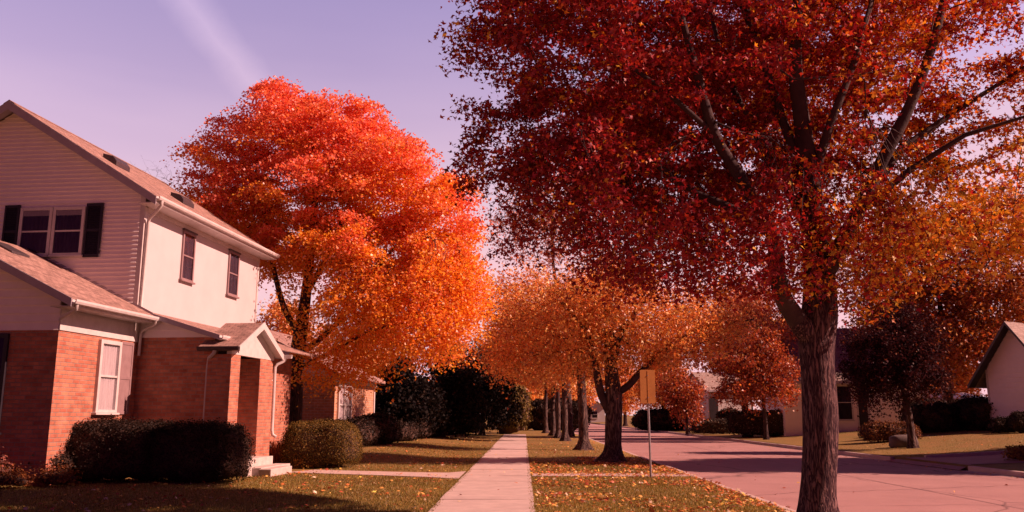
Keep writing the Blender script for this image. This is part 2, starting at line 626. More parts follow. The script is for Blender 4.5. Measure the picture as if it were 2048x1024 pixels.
# ------------------------------------------------------------------ trees
def loft_chains(P, par, rad, name, material, parent, rough=0.0, flare=None):
    n = len(P)
    kids = [[] for _ in range(n)]
    for i in range(1, n):
        kids[par[i]].append(i)
    starts = [0]
    chains = []
    while starts:
        s = starts.pop()
        ch = [s] if s == 0 else [par[s], s]
        first_r = rad[s]
        c = s
        while kids[c]:
            ks = sorted(kids[c], key=lambda q: -rad[q])
            starts += ks[1:]
            c = ks[0]
            ch.append(c)
        rr = [rad[q] for q in ch]
        if s != 0:
            rr[0] = min(first_r * 1.15, rad[par[s]] * 0.95)
        if len(ch) > 1:
            chains.append((ch, rr))
    V, Fq, Mi = [], [], []
    nv = 0
    for ch, rr in chains:
        pts = P[ch]
        rm = max(rr)
        k = 20 if rm > 0.2 else 10 if rm > 0.07 else 6 if rm > 0.025 else 3
        if rm > 0.12:      # refine thick chains
            m_ = 4
            tt = np.linspace(0, len(pts) - 1, (len(pts) - 1) * m_ + 1)
            i0 = np.minimum(tt.astype(int), len(pts) - 2)
            fr_ = (tt - i0)[:, None]
            pm = pts[np.maximum(i0 - 1, 0)]
            p0, p1 = pts[i0], pts[i0 + 1]
            p2 = pts[np.minimum(i0 + 2, len(pts) - 1)]
            pts = 0.5 * (2 * p0 + (p1 - pm) * fr_ + (2 * pm - 5 * p0 + 4 * p1 - p2) * fr_ ** 2 + (3 * p0 - pm - 3 * p1 + p2) * fr_ ** 3)
            rr = np.interp(tt, np.arange(len(rr)), rr)
        d = np.gradient(pts, axis=0)
        d /= np.linalg.norm(d, axis=1, keepdims=True) + 1e-9
        a = np.array([0.0, 1.0, 0]) if abs(d[0][1]) < 0.8 else np.array([1.0, 0, 0])
        nrm = np.cross(d[0], a)
        ring = []
        ang = np.arange(k) * 2 * math.pi / k
        for i in range(len(pts)):
            nrm = nrm - d[i] * np.dot(nrm, d[i])
            nrm /= np.linalg.norm(nrm) + 1e-9
            b = np.cross(d[i], nrm)
            r_ = np.full(k, rr[i])
            if rm > 0.12:
                for j in range(k):
                    q = pts[i] + nrm * math.cos(ang[j]) * rr[i] + b * math.sin(ang[j]) * rr[i]
                    r_[j] *= 1 + 0.10 * noise.noise(Vector((q[0] * 3, q[1] * 3, q[2] * 0.9))) + rough * noise.noise(Vector((q[0] * 14, q[1] * 14, q[2] * 1.6)))
                    if flare and pts[i][2] - flare[0] < 0.7:
                        h = max(0.0, 1 - (pts[i][2] - flare[0]) / 0.7)
                        r_[j] *= 1 + flare[1] * h * h * (1 + 0.5 * math.sin(ang[j] * 5 + 1.3))
            V.append(pts[i] + r_[:, None] * (np.cos(ang)[:, None] * nrm + np.sin(ang)[:, None] * b))
        m_ = len(pts)
        idx = nv + np.arange(m_ * k).reshape(m_, k)
        q = np.stack([idx[:-1], np.roll(idx[:-1], -1, 1), np.roll(idx[1:], -1, 1), idx[1:]], -1).reshape(-1, 4)
        Fq.append(q)
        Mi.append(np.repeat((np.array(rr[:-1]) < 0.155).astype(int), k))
        nv += m_ * k
    V = np.concatenate(V)
    Fq = np.concatenate(Fq)
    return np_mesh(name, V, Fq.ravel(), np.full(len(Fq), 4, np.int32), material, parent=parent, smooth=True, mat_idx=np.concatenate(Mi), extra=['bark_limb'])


def sample_lobes(lobes, n, mind, g, shell=0.35):
    """cluster centres inside ellipsoid lobes (cx,cy,cz,rx,ry,rz[,weight]), at least mind apart"""
    lob = np.array([l[:6] for l in lobes], float)
    wt = np.array([(l[6] if len(l) > 6 else 1.0) * l[3] * l[4] * l[5] for l in lobes])
    wt /= wt.sum()
    out = []
    grid = {}
    tries = 0
    while len(out) < n and tries < n * 60:
        tries += 1
        l = lob[g.choice(len(lob), p=wt)]
        d = g.normal(size=3)
        d /= np.linalg.norm(d)
        r = g.random() ** shell
        p = l[:3] + d * r * l[3:6]
        key = tuple((p / mind).astype(int))
        ok = True
        for a in (-1, 0, 1):
            for b in (-1, 0, 1):
                for c in (-1, 0, 1):
                    for q in grid.get((key[0] + a, key[1] + b, key[2] + c), ()):
                        if np.sum((p - q) ** 2) < mind * mind:
                            ok = False
                            break
        if ok:
            out.append(p)
            grid.setdefault(key, []).append(p)
    return np.array(out)


def make_tree(name, label, cat, trunk, limbs, lobes, ncl, mind, per, leaf, spread, colf, seed, bark='bark', lmat='leaves', shape=LEAF_TRI, keep=None, keep_leaf=None,
              group=None, tip=0.008, flat=0.45, up=0.5, shell=0.45, flare=0.35, rough=0.0, twigs=2, droop=0.0, expo=2.35, reach=0.9):
    """trunk: [(x,y,z,r)...]; limbs: list of such polylines starting near an existing node. World coordinates; the Empty sits at the trunk's base."""
    g = np.random.default_rng(seed)
    base = np.array(trunk[0][:3])
    root = empty(name, base, 0, label, cat, group)
    P, par, fixed = [], [], []

    def add(p, pa, r=0.0):
        P.append(np.array(p, float) - base)
        par.append(pa)
        fixed.append(r)
        return len(P) - 1
    last = -1
    for q in trunk:
        last = add(q[:3], max(last, 0), q[3])
    ntr = len(P)
    for lm in limbs:
        p0 = np.array(lm[0][:3]) - base
        dist = [np.linalg.norm(x - p0) for x in P]
        pa = int(np.argmin(dist))
        for q in lm[1:] if dist[pa] < 0.5 else lm:
            pa = add(q[:3], pa, q[3])
    C = sample_lobes(lobes, ncl, mind, g, shell)
    if keep is not None:
        C = C[[bool(keep(c)) for c in C]]
    C = C - base
    Pn = np.zeros((len(P) + len(C) * 9 + 10, 3))
    Pn[:len(P)] = np.array(P)
    top = P[ntr - 1]
    order = np.argsort(np.linalg.norm(C - top, axis=1))
    seg = []
    depth = {}
    tmin = 0.55 * np.array(trunk[-1][2] - base[2])
    for ci in order:
        c = C[ci]
        m_ = len(P)
        A = Pn[:m_]
        dv = c - A
        dist = np.linalg.norm(dv, axis=1)
        cost = dist + np.maximum(0, A[:, 2] - c[2] + 0.15 * dist) * 0.9 + np.where(A[:, 2] < tmin, 50, 0)
        pa = int(np.argmin(cost))
        a = Pn[pa]
        pd = a - Pn[par[pa]]
        ln = np.linalg.norm(c - a)
        pdn = pd / (np.linalg.norm(pd) + 1e-6)
        ctrl = a + pdn * ln * 0.35 + np.array([0, 0, ln * 0.12]) + g.normal(0, 0.05 * ln, 3)
        k = max(2, min(7, int(ln / 0.45) + 1))
        cur = pa
        path = [a]
        for i in range(1, k + 1):
            s = i / k
            p = (1 - s) ** 2 * a + 2 * s * (1 - s) * ctrl + s * s * c
            if i < k:
                p = p + g.normal(0, 0.02 * ln, 3)
            Pn[len(P)] = p
            P.append(p)
            par.append(cur)
            fixed.append(0.0)
            cur = len(P) - 1
            path.append(p)
        seg.append((path, ci))
    n = len(P)
    Pn = Pn[:n]
    acc = np.zeros(n)
    rad = np.zeros(n)
    for i in range(n - 1, -1, -1):
        if acc[i] == 0:
            acc[i] = tip ** expo
        rad[i] = acc[i] ** (1 / expo)
        if i > 0:
            acc[par[i]] += acc[i]
    rad = np.where(np.array(fixed) > 0, np.array(fixed), rad)
    for i in range(1, n):
        if fixed[i] == 0:
            rad[i] = min(rad[i], rad[par[i]] * 0.92)
    # fine twigs fanning out of each cluster
    tw_p, tw_par, tw_r = [], [], []
    for path, ci in seg:
        end = n_end = None
    loft_chains(Pn, par, rad, 'trunk', bark, root, rough, (0.0, flare))
    # leaves: flattened sprays about the outer half of each twig path
    if per > 0:
        pos, cid = [], []
        for path, ci in seg:
            path = np.array(path)
            s = len(path)
            nn_ = int(per * (0.6 + 0.8 * g.random()))
            ln_ = np.sum(np.linalg.norm(np.diff(path, axis=0), axis=1))
            t_ = 1 - g.random(nn_) ** 1.4 * min(0.8, reach / max(ln_, 0.1))
            f = t_ * (s - 1)
            i0 = np.minimum(f.astype(int), s - 2)
            c = path[i0] + (path[i0 + 1] - path[i0]) * (f - i0)[:, None]
            sp = spread * (0.7 + 0.6 * g.random())
            an = g.uniform(0, 2 * math.pi, nn_)
            hr = sp * 1.75 * g.random(nn_) ** 0.6 * (0.75 + 0.25 * np.sin(an * 3 + ci) + 0.2 * np.sin(an * 7 + 2 * ci))
            o = np.stack([hr * np.cos(an), hr * np.sin(an), g.normal(0, sp * flat, nn_)], 1)
            o[:, 2] -= droop * hr * hr / sp
            pos.append(c + o)
            cid.append(np.full(nn_, ci))
        pos = np.concatenate(pos)
        cid = np.concatenate(cid)
        if keep_leaf is not None:
            kk = np.array([bool(keep_leaf(p + base)) for p in pos])
            pos, cid = pos[kk], cid[kk]
        crand = g.random(len(C))
        tint = colf(pos + base, crand[cid], g)
        size = leaf * (0.65 + 0.7 * g.random(len(pos)))
        leaves_mesh('crown', pos, size, tint, lmat, root, shape, up, g)
    return root


def copy_thing(root, loc, rz, sc_=1.0, label=None):
    r = root.copy()
    col.objects.link(r)
    r.location = tuple(float(x) for x in loc)
    r.rotation_euler = (0, 0, rz)
    r.scale = (sc_, sc_, sc_)
    if label:
        r['label'] = label
    for ch in root.children:
        c = ch.copy()
        col.objects.link(c)
        c.parent = r
    return r


def pl(u, v, Y, ru, rv, ry, wt=1.0):
    """a lobe from its place in the picture: world centre and radii in metres at its own distance"""
    c = at(u, v, Y)
    s = float(np.dot(c - CAM, fwd)) / F
    return (c[0], c[1], c[2], ru * s, ry, rv * s, wt)


def pt(u, v, Y, r):
    c = at(u, v, Y)
    return (c[0], c[1], c[2], r)


# ------------------------------------------------------------------ ground, road, walks
def sstep(a, b, x):
    s = min(1.0, max(0.0, (x - a) / (b - a)))
    return s * s * (3 - 2 * s)


def hz(x, y):
    """height of the land"""
    if 4.47 < x < 14.28:
        return -0.16
    if x >= 14.28:
        return 0.72 * sstep(14.6, 27, x) + 0.35 * sstep(30, 60, x)
    z = 0.0
    if x < -2.2 and y > 27:
        z = 0.22 * sstep(-2.2, -6.5, x) * sstep(27, 34, y)
    return z


xs = [-500, -120, -60, -40, -30, -22, -16, -12, -10, -8, -6.5, -5.5, -4.5, -3.5, -2.8, -2.2, -1.7, -0.8, 0.3, 2, 3.5, 4.46, 4.48, 9, 14.27, 14.29, 14.8, 15.5, 16.5, 17.5, 18.5, 19.5, 20.5, 22, 24, 26, 28, 32, 40, 50, 62, 120, 500]
ys = [-300, -60, -10, 5, 12, 18, 24, 27, 29, 31, 33, 35, 40, 50, 60, 75, 95, 130, 250, 900]
V = [(x, y, hz(x, y)) for y in ys for x in xs]
nx = len(xs)
Fs = [(j * nx + i, j * nx + i + 1, (j + 1) * nx + i + 1, (j + 1) * nx + i) for j in range(len(ys) - 1) for i in range(nx - 1)]
g_ = MB()
g_.raw(V, Fs, True)
tag(g_.build('ground', 'lawn'), kind='structure')

r_ = MB()
for y0, y1 in ((-30, 20), (20, 60), (60, 300)):
    r_.poly([(4.86, y0, -0.145), (13.9, y0, -0.145), (13.9, y1, -0.145), (4.86, y1, -0.145)])
tag(r_.build('road', 'road'), kind='structure')


def kerb(x0, x1, inner, y0, y1, name='kerb'):
    k_ = MB()
    y = y0
    while y < y1 - 0.5:
        e = min(y + 3.0, y1)
        a, b = (x0, x1)
        k_.box(a, b, y + 0.006, e - 0.006, -0.3, 0.012 + rng.normal(0, 0.004))
        gx0, gx1 = (b, inner) if inner > b else (inner, a)
        k_.box(gx0 + 0.004, gx1 - 0.004, y + 0.006, e - 0.006, -0.3, -0.138)
        y = e
    o = k_.build(name, 'concrete', bevel=0.02)
    return tag(o, kind='structure')


kerb(4.46, 4.62, 4.9, -5, 160)
kerb(14.12, 14.29, 13.86, -5, 28.2)
kerb(14.12, 14.29, 13.86, 33.8, 160)

def ribbon(pts, wd, z, name, m_):
    q_ = MB()
    pts = [np.array(p, float) for p in pts]
    for a, b in zip(pts[:-1], pts[1:]):
        d = (b - a) / np.linalg.norm(b - a)
        nn_ = np.array([-d[1], d[0]]) * wd / 2
        q_.poly([(*(a - nn_), z), (*(b - nn_), z), (*(b + nn_), z), (*(a + nn_), z)])
    return tag(q_.build(name, m_), kind='structure')


def wander(x0, y0, x1, y1, n, amp, seed):
    g = np.random.default_rng(seed)
    return [(x0 + (x1 - x0) * i / n + g.normal(0, amp), y0 + (y1 - y0) * i / n + g.normal(0, amp)) for i in range(n + 1)]


# tar seams and cracks in the road, and the dark joint along the gutter
ribbon(wander(4.905, 10, 4.905, 90, 60, 0.008, 1), 0.045, -0.134, 'road_joint', 'tar')
ribbon(wander(9.4, 8, 9.5, 120, 70, 0.05, 2), 0.03, -0.141, 'road_seam', 'tar')
ribbon(wander(4.9, 19.5, 13.8, 22.8, 26, 0.07, 3), 0.028, -0.141, 'road_crack', 'tar')
ribbon(wander(6.0, 17.2, 13.8, 17.9, 22, 0.05, 4), 0.022, -0.141, 'road_crack', 'tar')
ribbon(wander(4.9, 38.5, 13.8, 39.5, 20, 0.05, 5), 0.05, -0.141, 'road_crack', 'tar')

# sidewalk: separate slabs with joints
s_ = MB()
y = -3.0
while y < 70.5:
    e = y + 1.52
    dz = rng.normal(0, 0.004)
    xa = -1.60
    s_.prism([(xa, y + 0.008, -0.1), (0.19, y + 0.008, -0.1), (0.19, y + 0.008, 0.022 + dz), (xa, y + 0.008, 0.022 + dz + rng.normal(0, 0.003))], (0, 1.504, 0))
    y = e
tag(s_.build('sidewalk', 'concrete', bevel=0.008), kind='structure')
# the front walk from the porch steps, flaring where it joins the sidewalk
f_ = MB()
pp = [((-6.75, 24.55), (-6.15, 25.75)), ((-5.2, 24.0), (-4.7, 25.2)), ((-3.6, 23.35), (-3.1, 24.65)), ((-2.4, 22.75), (-2.1, 24.5)), ((-1.62, 22.1), (-1.62, 25.2))]
for (a, b), (c, d) in zip(pp[:-1], pp[1:]):
    a, b, c, d = [np.array(q) for q in (a, b, c, d)]
    u1 = (c - a) / np.linalg.norm(c - a) * 0.006
    f_.prism([(*(a + u1), 0.014), (*(c - u1), 0.014), (*(d - u1), 0.014), (*(b + u1), 0.014)], (0, 0, -0.12))
tag(f_.build('front_walk', 'concrete'), kind='structure')
f_ = MB()
f_.box(0.2, 2.25, 23.2, 24.25, -0.1, 0.012)
f_.box(2.262, 4.45, 23.2, 24.25, -0.1, 0.009)
tag(f_.build('carriage_walk', 'concrete'), kind='structure')
# driveway across the road, climbing the bank
d_ = MB()
ddx = [13.92, 14.6, 15.5, 16.5, 17.5, 18.5, 20, 22, 24, 26, 28, 32, 38]
for a, b in zip(ddx[:-1], ddx[1:]):
    za = max(hz(a, 31) + 0.02, -0.13 if a < 14 else 0.02)
    zb = max(hz(b, 31) + 0.02, 0.02)
    fa, fb = max(0, 15.0 - a) * 0.8, max(0, 15.0 - b) * 0.8
    d_.poly([(a, 29 - fa, za), (b, 29 - fb, zb), (b, 33 + fb, zb), (a, 33 + fa, za)])
tag(d_.build('driveway', 'road'), kind='structure')
d_ = MB()
d_.prism([(15.2, 33.15, -0.1), (19, 33.15, -0.1), (19, 33.15, hz(19, 33) + 0.11), (15.2, 33.15, 0.10)], (0, 0.16, 0))
d_.prism([(19.006, 33.15, -0.1), (34, 33.15, -0.1), (34, 33.15, hz(30, 33) + 0.12), (19.006, 33.15, hz(19, 33) + 0.11)], (0, 0.16, 0))
tag(d_.build('driveway_edging', 'step_concrete'), kind='structure')

# ------------------------------------------------------------------ the near house
A5 = R(-5.1)
HO = at(278, 560, 23.2)
H = empty('house', (HO[0], HO[1], 0), A5, 'white two-storey house with brick ground floor, gabled porch and dark shutters, beside the clipped hedge', 'house')


def lap_wall(mb, xl, xr, z0, z1, y, pitch=0.125, out=0.040):
    """clapboards on a wall facing -y; xl/xr give the wall's edges at a height"""
    z = z0
    while z < z1 - 1e-4:
        e = min(z + pitch, z1)
        a0, b0, a1, b1 = xl(z), xr(z), xl(e), xr(e)
        if b0 - a0 < 0.02:
            break
        if b1 - a1 < 0.005:
            a1 = b1 = (a1 + b1) / 2
        mb.poly([(a0, y - out, z), (b0, y - out, z), (b1, y - 0.004, e), (a1, y - 0.004, e)])
        mb.poly([(a0, y, z), (b0, y, z), (b0, y - out, z), (a0, y - out, z)])
        mb.poly([(b0, y, z), (b1, y, e), (b1, y - 0.004, e), (b0, y - out, z)])
        z = e


def win(parent, kind, x, y0, y1, z0, z1, trim='white_trim', curt='curtain', fw=0.09, dep=0.07, lab=None, blind=0.0):
    """sash window. kind 'x': in a wall facing +x at plane x, spanning y0..y1. kind 'y': in a wall facing -y at plane y=x, spanning x=y0..y1"""
    def bx(mb, a0, a1, c0, c1, o0, o1):
        if kind == 'x':
            mb.box(x + o0, x + o1, a0, a1, c0, c1)
        else:
            mb.box(a0, a1, x - o1, x - o0, c0, c1)
    zm = (z0 + z1) / 2
    f = MB()
    bx(f, y0, y0 + fw, z0, z1, 0, dep)
    bx(f, y1 - fw, y1, z0, z1, 0, dep)
    bx(f, y0 + fw, y1 - fw, z1 - fw, z1, 0, dep)
    bx(f, y0 + fw, y1 - fw, z0, z0 + fw * 0.7, 0, dep)
    bx(f, y0 + fw, y1 - fw, zm - 0.025, zm + 0.025, 0.01, dep - 0.015)
    fo = f.build('window', trim, parent, label=lab, bevel=0.006)
    s = MB()
    bx(s, y0 - 0.05, y1 + 0.05, z0 - 0.055, z0 - 0.003, 0, dep + 0.05)
    s.build('sill', trim, fo, bevel=0.006)
    p = MB()
    for c0, c1 in ((z0 + fw * 0.7, zm - 0.025), (zm + 0.025, z1 - fw)):
        o_ = 0.042 if c0 < zm - 0.1 else 0.05
        b0, b1 = y0 + fw, y1 - fw
        if kind == 'x':
            p.poly([(x + o_, b0, c0), (x + o_, b1, c0), (x + o_, b1, c1), (x + o_, b0, c1)])
        else:
            p.poly([(b0, x - o_, c0), (b1, x - o_, c0), (b1, x - o_, c1), (b0, x - o_, c1)])
    p.build('pane', 'window_glass', fo)
    c = MB()
    n_ = 22
    for i in range(n_):
        a0 = y0 + fw + (y1 - y0 - 2 * fw) * i / n_
        a1 = y0 + fw + (y1 - y0 - 2 * fw) * (i + 1) / n_
        o0 = 0.018 + 0.012 * math.sin(i * 1.9) if i else 0.018
        o1 = 0.018 + 0.012 * math.sin((i + 1) * 1.9)
        zb = z0 + fw * 0.7
        if kind == 'x':
            c.poly([(x + o0, a0, zb), (x + o1, a1, zb), (x + o1, a1, z1 - fw), (x + o0, a0, z1 - fw)])
        else:
            c.poly([(a0, x - o0, zb), (a1, x - o1, zb), (a1, x - o1, z1 - fw), (a0, x - o0, z1 - fw)])
    c.build('curtain', curt, fo)
    if blind:
        b = MB()
        bx(b, y0 + fw, y1 - fw, z1 - fw - blind, z1 - fw, 0.033, 0.038)
        b.build('blind', 'curtain', fo)
    return fo


def shutter(parent, kind, x, a0, a1, z0, z1, m_, louvre=True):
    s = MB()

    def bx(b0, b1, c0, c1, o0, o1):
        if kind == 'x':
            s.box(x + o0, x + o1, b0, b1, c0, c1)
        else:
            s.box(b0, b1, x - o1, x - o0, c0, c1)
    bx(a0 + 0.03, a1 - 0.03, z0 + 0.03, z1 - 0.03, 0.0, 0.015)
    bx(a0, a0 + 0.06, z0, z1, 0, 0.05)
    bx(a1 - 0.06, a1, z0, z1, 0, 0.05)
    zm = (z0 + z1) / 2
    for c in (z0, zm - 0.04, z1 - 0.08):
        bx(a0 + 0.06, a1 - 0.06, c, c + 0.08, 0, 0.049)
    if not louvre:
        bx(a0 + 0.055, a1 - 0.055, z0 + 0.05, z1 - 0.05, 0.014, 0.036)
    for lo, hi in () if not louvre else ((z0 + 0.08, zm - 0.04), (zm + 0.04, z1 - 0.08)):
        n_ = int((hi - lo) / 0.05)
        for i in range(n_):
            c = lo + (hi - lo) * i / n_
            q = (hi - lo) / n_
            if kind == 'x':
                s.poly([(x + 0.042, a0 + 0.06, c), (x + 0.042, a1 - 0.06, c), (x + 0.02, a1 - 0.06, c + q), (x + 0.02, a0 + 0.06, c + q)])
                s.poly([(x + 0.02, a0 + 0.06, c), (x + 0.02, a1 - 0.06, c), (x + 0.042, a1 - 0.06, c), (x + 0.042, a0 + 0.06, c)])
            else:
                s.poly([(a0 + 0.06, x - 0.042, c), (a1 - 0.06, x - 0.042, c), (a1 - 0.06, x - 0.02, c + q), (a0 + 0.06, x - 0.02, c + q)])
                s.poly([(a0 + 0.06, x - 0.02, c), (a1 - 0.06, x - 0.02, c), (a1 - 0.06, x - 0.042, c), (a0 + 0.06, x - 0.042, c)])
    return s.build('shutter', m_, parent, bevel=0.004)


def gutter_y(parent, x, z, y0, y1, m_='white_trim', s=1):
    """K-style gutter along y on an eave facing +x (s=1) or -x"""
    pr = [(0, 0), (0.10 * s, 0.02), (0.125 * s, 0.07), (0.125 * s, 0.12), (0.105 * s, 0.12), (0.10 * s, 0.075), (0.08 * s, 0.035), (0.02 * s, 0.02), (0.02 * s, 0.12), (0, 0.12)]
    g = MB()
    g.prism([(x + a, y0, z + b) for a, b in pr], (0, y1 - y0, 0))
    return g.build('gutter', m_, parent)


def gutter_x(parent, y, z, x0, x1, m_='white_trim', s=-1):
    pr = [(0, 0), (0.10 * s, 0.02), (0.125 * s, 0.07), (0.125 * s, 0.12), (0.105 * s, 0.12), (0.10 * s, 0.075), (0.08 * s, 0.035), (0.02 * s, 0.02), (0.02 * s, 0.12), (0, 0.12)]
    g = MB()
    g.prism([(x0, y + a, z + b) for a, b in pr], (x1 - x0, 0, 0))
    return g.build('gutter', m_, parent)


# ---- two-storey block
RX, RZ, SL = -4.17, 10.55, 0.632        # ridge and slope
def rt(x): return RZ - SL * abs(x - RX)     # top of roof
W0 = -8.34
m_ = MB()
pent = [(W0 + 0.01, 0.002, 0), (-0.002, 0.002, 0), (-0.002, 0.002, rt(0) - 0.17), (RX, 0.002, RZ - 0.17), (W0 + 0.01, 0.002, rt(0) - 0.17)]
m_.prism(pent, (0, 8.2, 0))
m_.build('upper_wall', 'white_wall', H)
lw = MB()
lap_wall(lw, lambda z: max(W0, RX - (RZ - 0.17 - z) / SL), lambda z: min(-0.115, RX + (RZ - 0.17 - z) / SL), 3.9, RZ - 0.2, 0.0)
lw.build('gable_siding', 'siding', H)
cb = MB()
cb.box(-0.115, 0.028, -0.03, 0.0, 3.9, 7.72)
cb.box(0.0, 0.028, 0.0, 0.11, 3.9, 7.38)
cb.build('corner_board', 'white_trim', H, bevel=0.004)
cb = MB()
cb.box(0.0, 0.026, 8.09, 8.21, 4.3, 7.38)
cb.build('corner_board', 'white_trim', H, bevel=0.004)
fz = MB()
fz.box(0.0, 0.035, 0.115, 8.2, 7.26, 7.398)
fz.build('frieze', 'white_trim', H)
sf = MB()
sf.box(0.0, 0.5, -0.36, 8.56, 7.40, 7.425)
sf.build('soffit', 'white_trim', H)
rf = MB()
for sgn in (1, -1):
    xe = RX + sgn * 4.72
    rf.prism([(RX, -0.40, RZ - 0.10), (xe, -0.40, rt(xe) - 0.10), (xe, -0.40, rt(xe)), (RX, -0.40, RZ)], (0, 9.0, 0))
ro = rf.build('roof', 'shingles', H)
cp = MB()
for sgn in (1, -1):
    cp.prism([(RX, -0.41, RZ + 0.004), (RX + sgn * 0.17, -0.41, RZ - 0.17 * SL + 0.004), (RX + sgn * 0.17, -0.41, RZ - 0.17 * SL + 0.03), (RX, -0.41, RZ + 0.03)], (0, 9.02, 0))
cp.build('ridge_cap', 'shingles', ro)
for yv, xv in ((1.2, -1.95), (3.6, -1.0)):
    v_ = MB()
    zb = rt(xv)
    v_.prism([(xv - 0.22, yv, rt(xv - 0.22) + 0.0), (xv + 0.25, yv, rt(xv + 0.25) + 0.0), (xv + 0.25, yv, rt(xv + 0.25) + 0.16), (xv + 0.12, yv, rt(xv + 0.12) + 0.24), (xv - 0.22, yv, rt(xv - 0.22) + 0.12)], (0, 0.75, 0))
    v_.build('roof_vent', 'dark_metal', ro, bevel=0.02)
rk = MB()
for sgn in (1, -1):
    xe = RX + sgn * 4.72
    rk.prism([(RX, -0.435, RZ - 0.012), (xe, -0.435, rt(xe) - 0.012), (xe, -0.435, rt(xe) - 0.24), (RX, -0.435, RZ - 0.27)], (0, 0.03, 0))
rk.build('rake_board', 'grey_trim', H)
rs = MB()
for sgn in (1, -1):
    xe = RX + sgn * 4.6
    rs.prism([(RX, -0.40, RZ - 0.125), (xe, -0.40, rt(xe) - 0.125), (xe, -0.40, rt(xe) - 0.105), (RX, -0.40, RZ - 0.105)], (0, 0.37, 0))
rs.build('rake_soffit', 'grey_trim', H)
fa = MB()
fa.box(0.50, 0.53, -0.40, 8.58, 7.40, 7.57)
fa.build('fascia', 'white_trim', H)
gutter_y(H, 0.535, 7.46, -0.42, 8.60)
ds = MB()
ds.tube([(0.60, -0.20, 7.48), (0.60, -0.20, 7.36), (0.42, -0.12, 7.22), (0.16, 0.02, 7.06), (0.10, 0.06, 6.95), (0.085, 0.06, 4.5), (0.16, 0.06, 4.38)], 0.045, 8)
ds.build('downspout', 'white_trim', H)
win(H, 'y', -0.042, -3.68, -2.70, 6.02, 7.42, curt='dark_curtain', blind=0.16, dep=0.06)
win(H, 'y', -0.042, -2.68, -1.72, 6.02, 7.42, curt='dark_curtain', blind=0.16, dep=0.06)
shutter(H, 'y', -0.043, -4.17, -3.71, 5.95, 7.50, 'shutter_dark')
shutter(H, 'y', -0.043, -1.69, -1.20, 5.95, 7.50, 'shutter_dark')
for a, b in ((2.25, 3.05), (5.55, 6.38)):
    wn = win(H, 'x', 0.0, a, b, 5.68, 7.20, trim='shutter_mauve', curt='dark_curtain', fw=0.075, dep=0.055)
    lt = MB()
    lt.box(0.0, 0.07, a - 0.02, b + 0.06, 7.203, 7.257)
    lt.build('lintel', 'dark_metal', wn)

# ---- front wing
bw = MB()
bw.box(-6.8, 0.0, -3.3, -0.004, -0.05, 3.57)
bw.box(-0.3, 0.004, -0.003, 0.249, -0.05, 3.57)
bw.build('wing_wall', 'brick', H)
uw = MB()
wr = lambda x: 4.27 + (0.55 - x) * 0.50 if x > -3.4 else 4.27 + 3.95 * 0.5 - (-3.4 - x) * 0.5
uw.prism([(-6.8, -3.27, 3.571), (-0.004, -3.27, 3.571), (-0.004, -3.27, wr(0) - 0.12), (-3.4, -3.27, wr(-3.4) - 0.12), (-6.8, -3.27, wr(-6.8) - 0.12)], (0, 3.25, 0))
uw.build('wing_gable', 'white_wall', H)
lw = MB()
lap_wall(lw, lambda z: max(-6.8, -3.4 - (wr(-3.4) - 0.12 - z) / 0.5), lambda z: min(-0.02, -3.4 + (wr(-3.4) - 0.12 - z) / 0.5), 3.575, wr(-3.4) - 0.16, -3.275, 0.20)
lw.build('wing_siding', 'siding', H)
fz = MB()
fz.box(0.0, 0.03, -3.31, 0.235, 3.575, 4.02)
fz.build('frieze', 'white_trim', H, bevel=0.004)
sf = MB()
sf.box(0.0, 0.5, -3.70, -0.05, 4.08, 4.10)
sf.build('soffit', 'white_trim', H)
rf = MB()
rf.prism([(-3.4, -3.75, wr(-3.4) - 0.09), (0.55, -3.75, 4.27 - 0.09), (0.55, -3.75, 4.27), (-3.4, -3.75, wr(-3.4))], (0, 3.72, 0))
rf.prism([(-3.4, -3.75, wr(-3.4) - 0.09), (-7.3, -3.75, wr(-7.3) - 0.09), (-7.3, -3.75, wr(-7.3)), (-3.4, -3.75, wr(-3.4))], (0, 3.72, 0))
wro = rf.build('wing_roof', 'shingles', H)
fl = MB()
fl.prism([(-3.4, -0.032, wr(-3.4) + 0.002), (0.5, -0.032, wr(0.5) + 0.002), (0.5, -0.032, wr(0.5) + 0.07), (-3.4, -0.032, wr(-3.4) + 0.07)], (0, 0.006, 0))
fl.build('flashing', 'grey_trim', wro)
vv = MB()
vv.prism([(-2.95, -2.1, wr(-2.95)), (-2.3, -2.1, wr(-2.3)), (-2.3, -2.1, wr(-2.3) + 0.06), (-2.95, -2.1, wr(-2.95) + 0.06)], (0, 0.7, 0))
vv.build('skylight', 'dark_metal', wro, bevel=0.015)
rk = MB()
rk.prism([(-3.4, -3.785, wr(-3.4) - 0.012), (0.56, -3.785, 4.262), (0.56, -3.785, 4.07), (-3.4, -3.785, wr(-3.4) - 0.22)], (0, 0.03, 0))
rk.prism([(-3.4, -3.785, wr(-3.4) - 0.012), (-7.3, -3.785, wr(-7.3) - 0.01), (-7.3, -3.785, wr(-7.3) - 0.22), (-3.4, -3.785, wr(-3.4) - 0.22)], (0, 0.03, 0))
rk.build('rake_board', 'grey_trim', H)
fa = MB()
fa.box(0.52, 0.55, -3.75, -0.02, 4.08, 4.235)
fa.build('fascia', 'white_trim', H)
gutter_y(H, 0.555, 4.12, -3.77, 0.0)
ds = MB()
ds.tube([(0.60, -3.62, 4.13), (0.58, -3.60, 4.02), (0.30, -3.46, 3.93), (0.06, -3.345, 3.86), (0.03, -3.345, 3.80)], 0.042, 8)
ds.build('downspout', 'white_trim', H)
ds = MB()
ds.tube([(0.60, -0.05, 4.13), (0.56, 0.0, 4.03), (0.2, 0.12, 3.92), (0.10, 0.14, 3.82), (0.09, 0.14, 3.2)], 0.042, 8)
ds.build('downspout', 'white_trim', H)
win(H, 'x', 0.0, -1.66, -0.70, 1.66, 3.50, fw=0.10, dep=0.09)
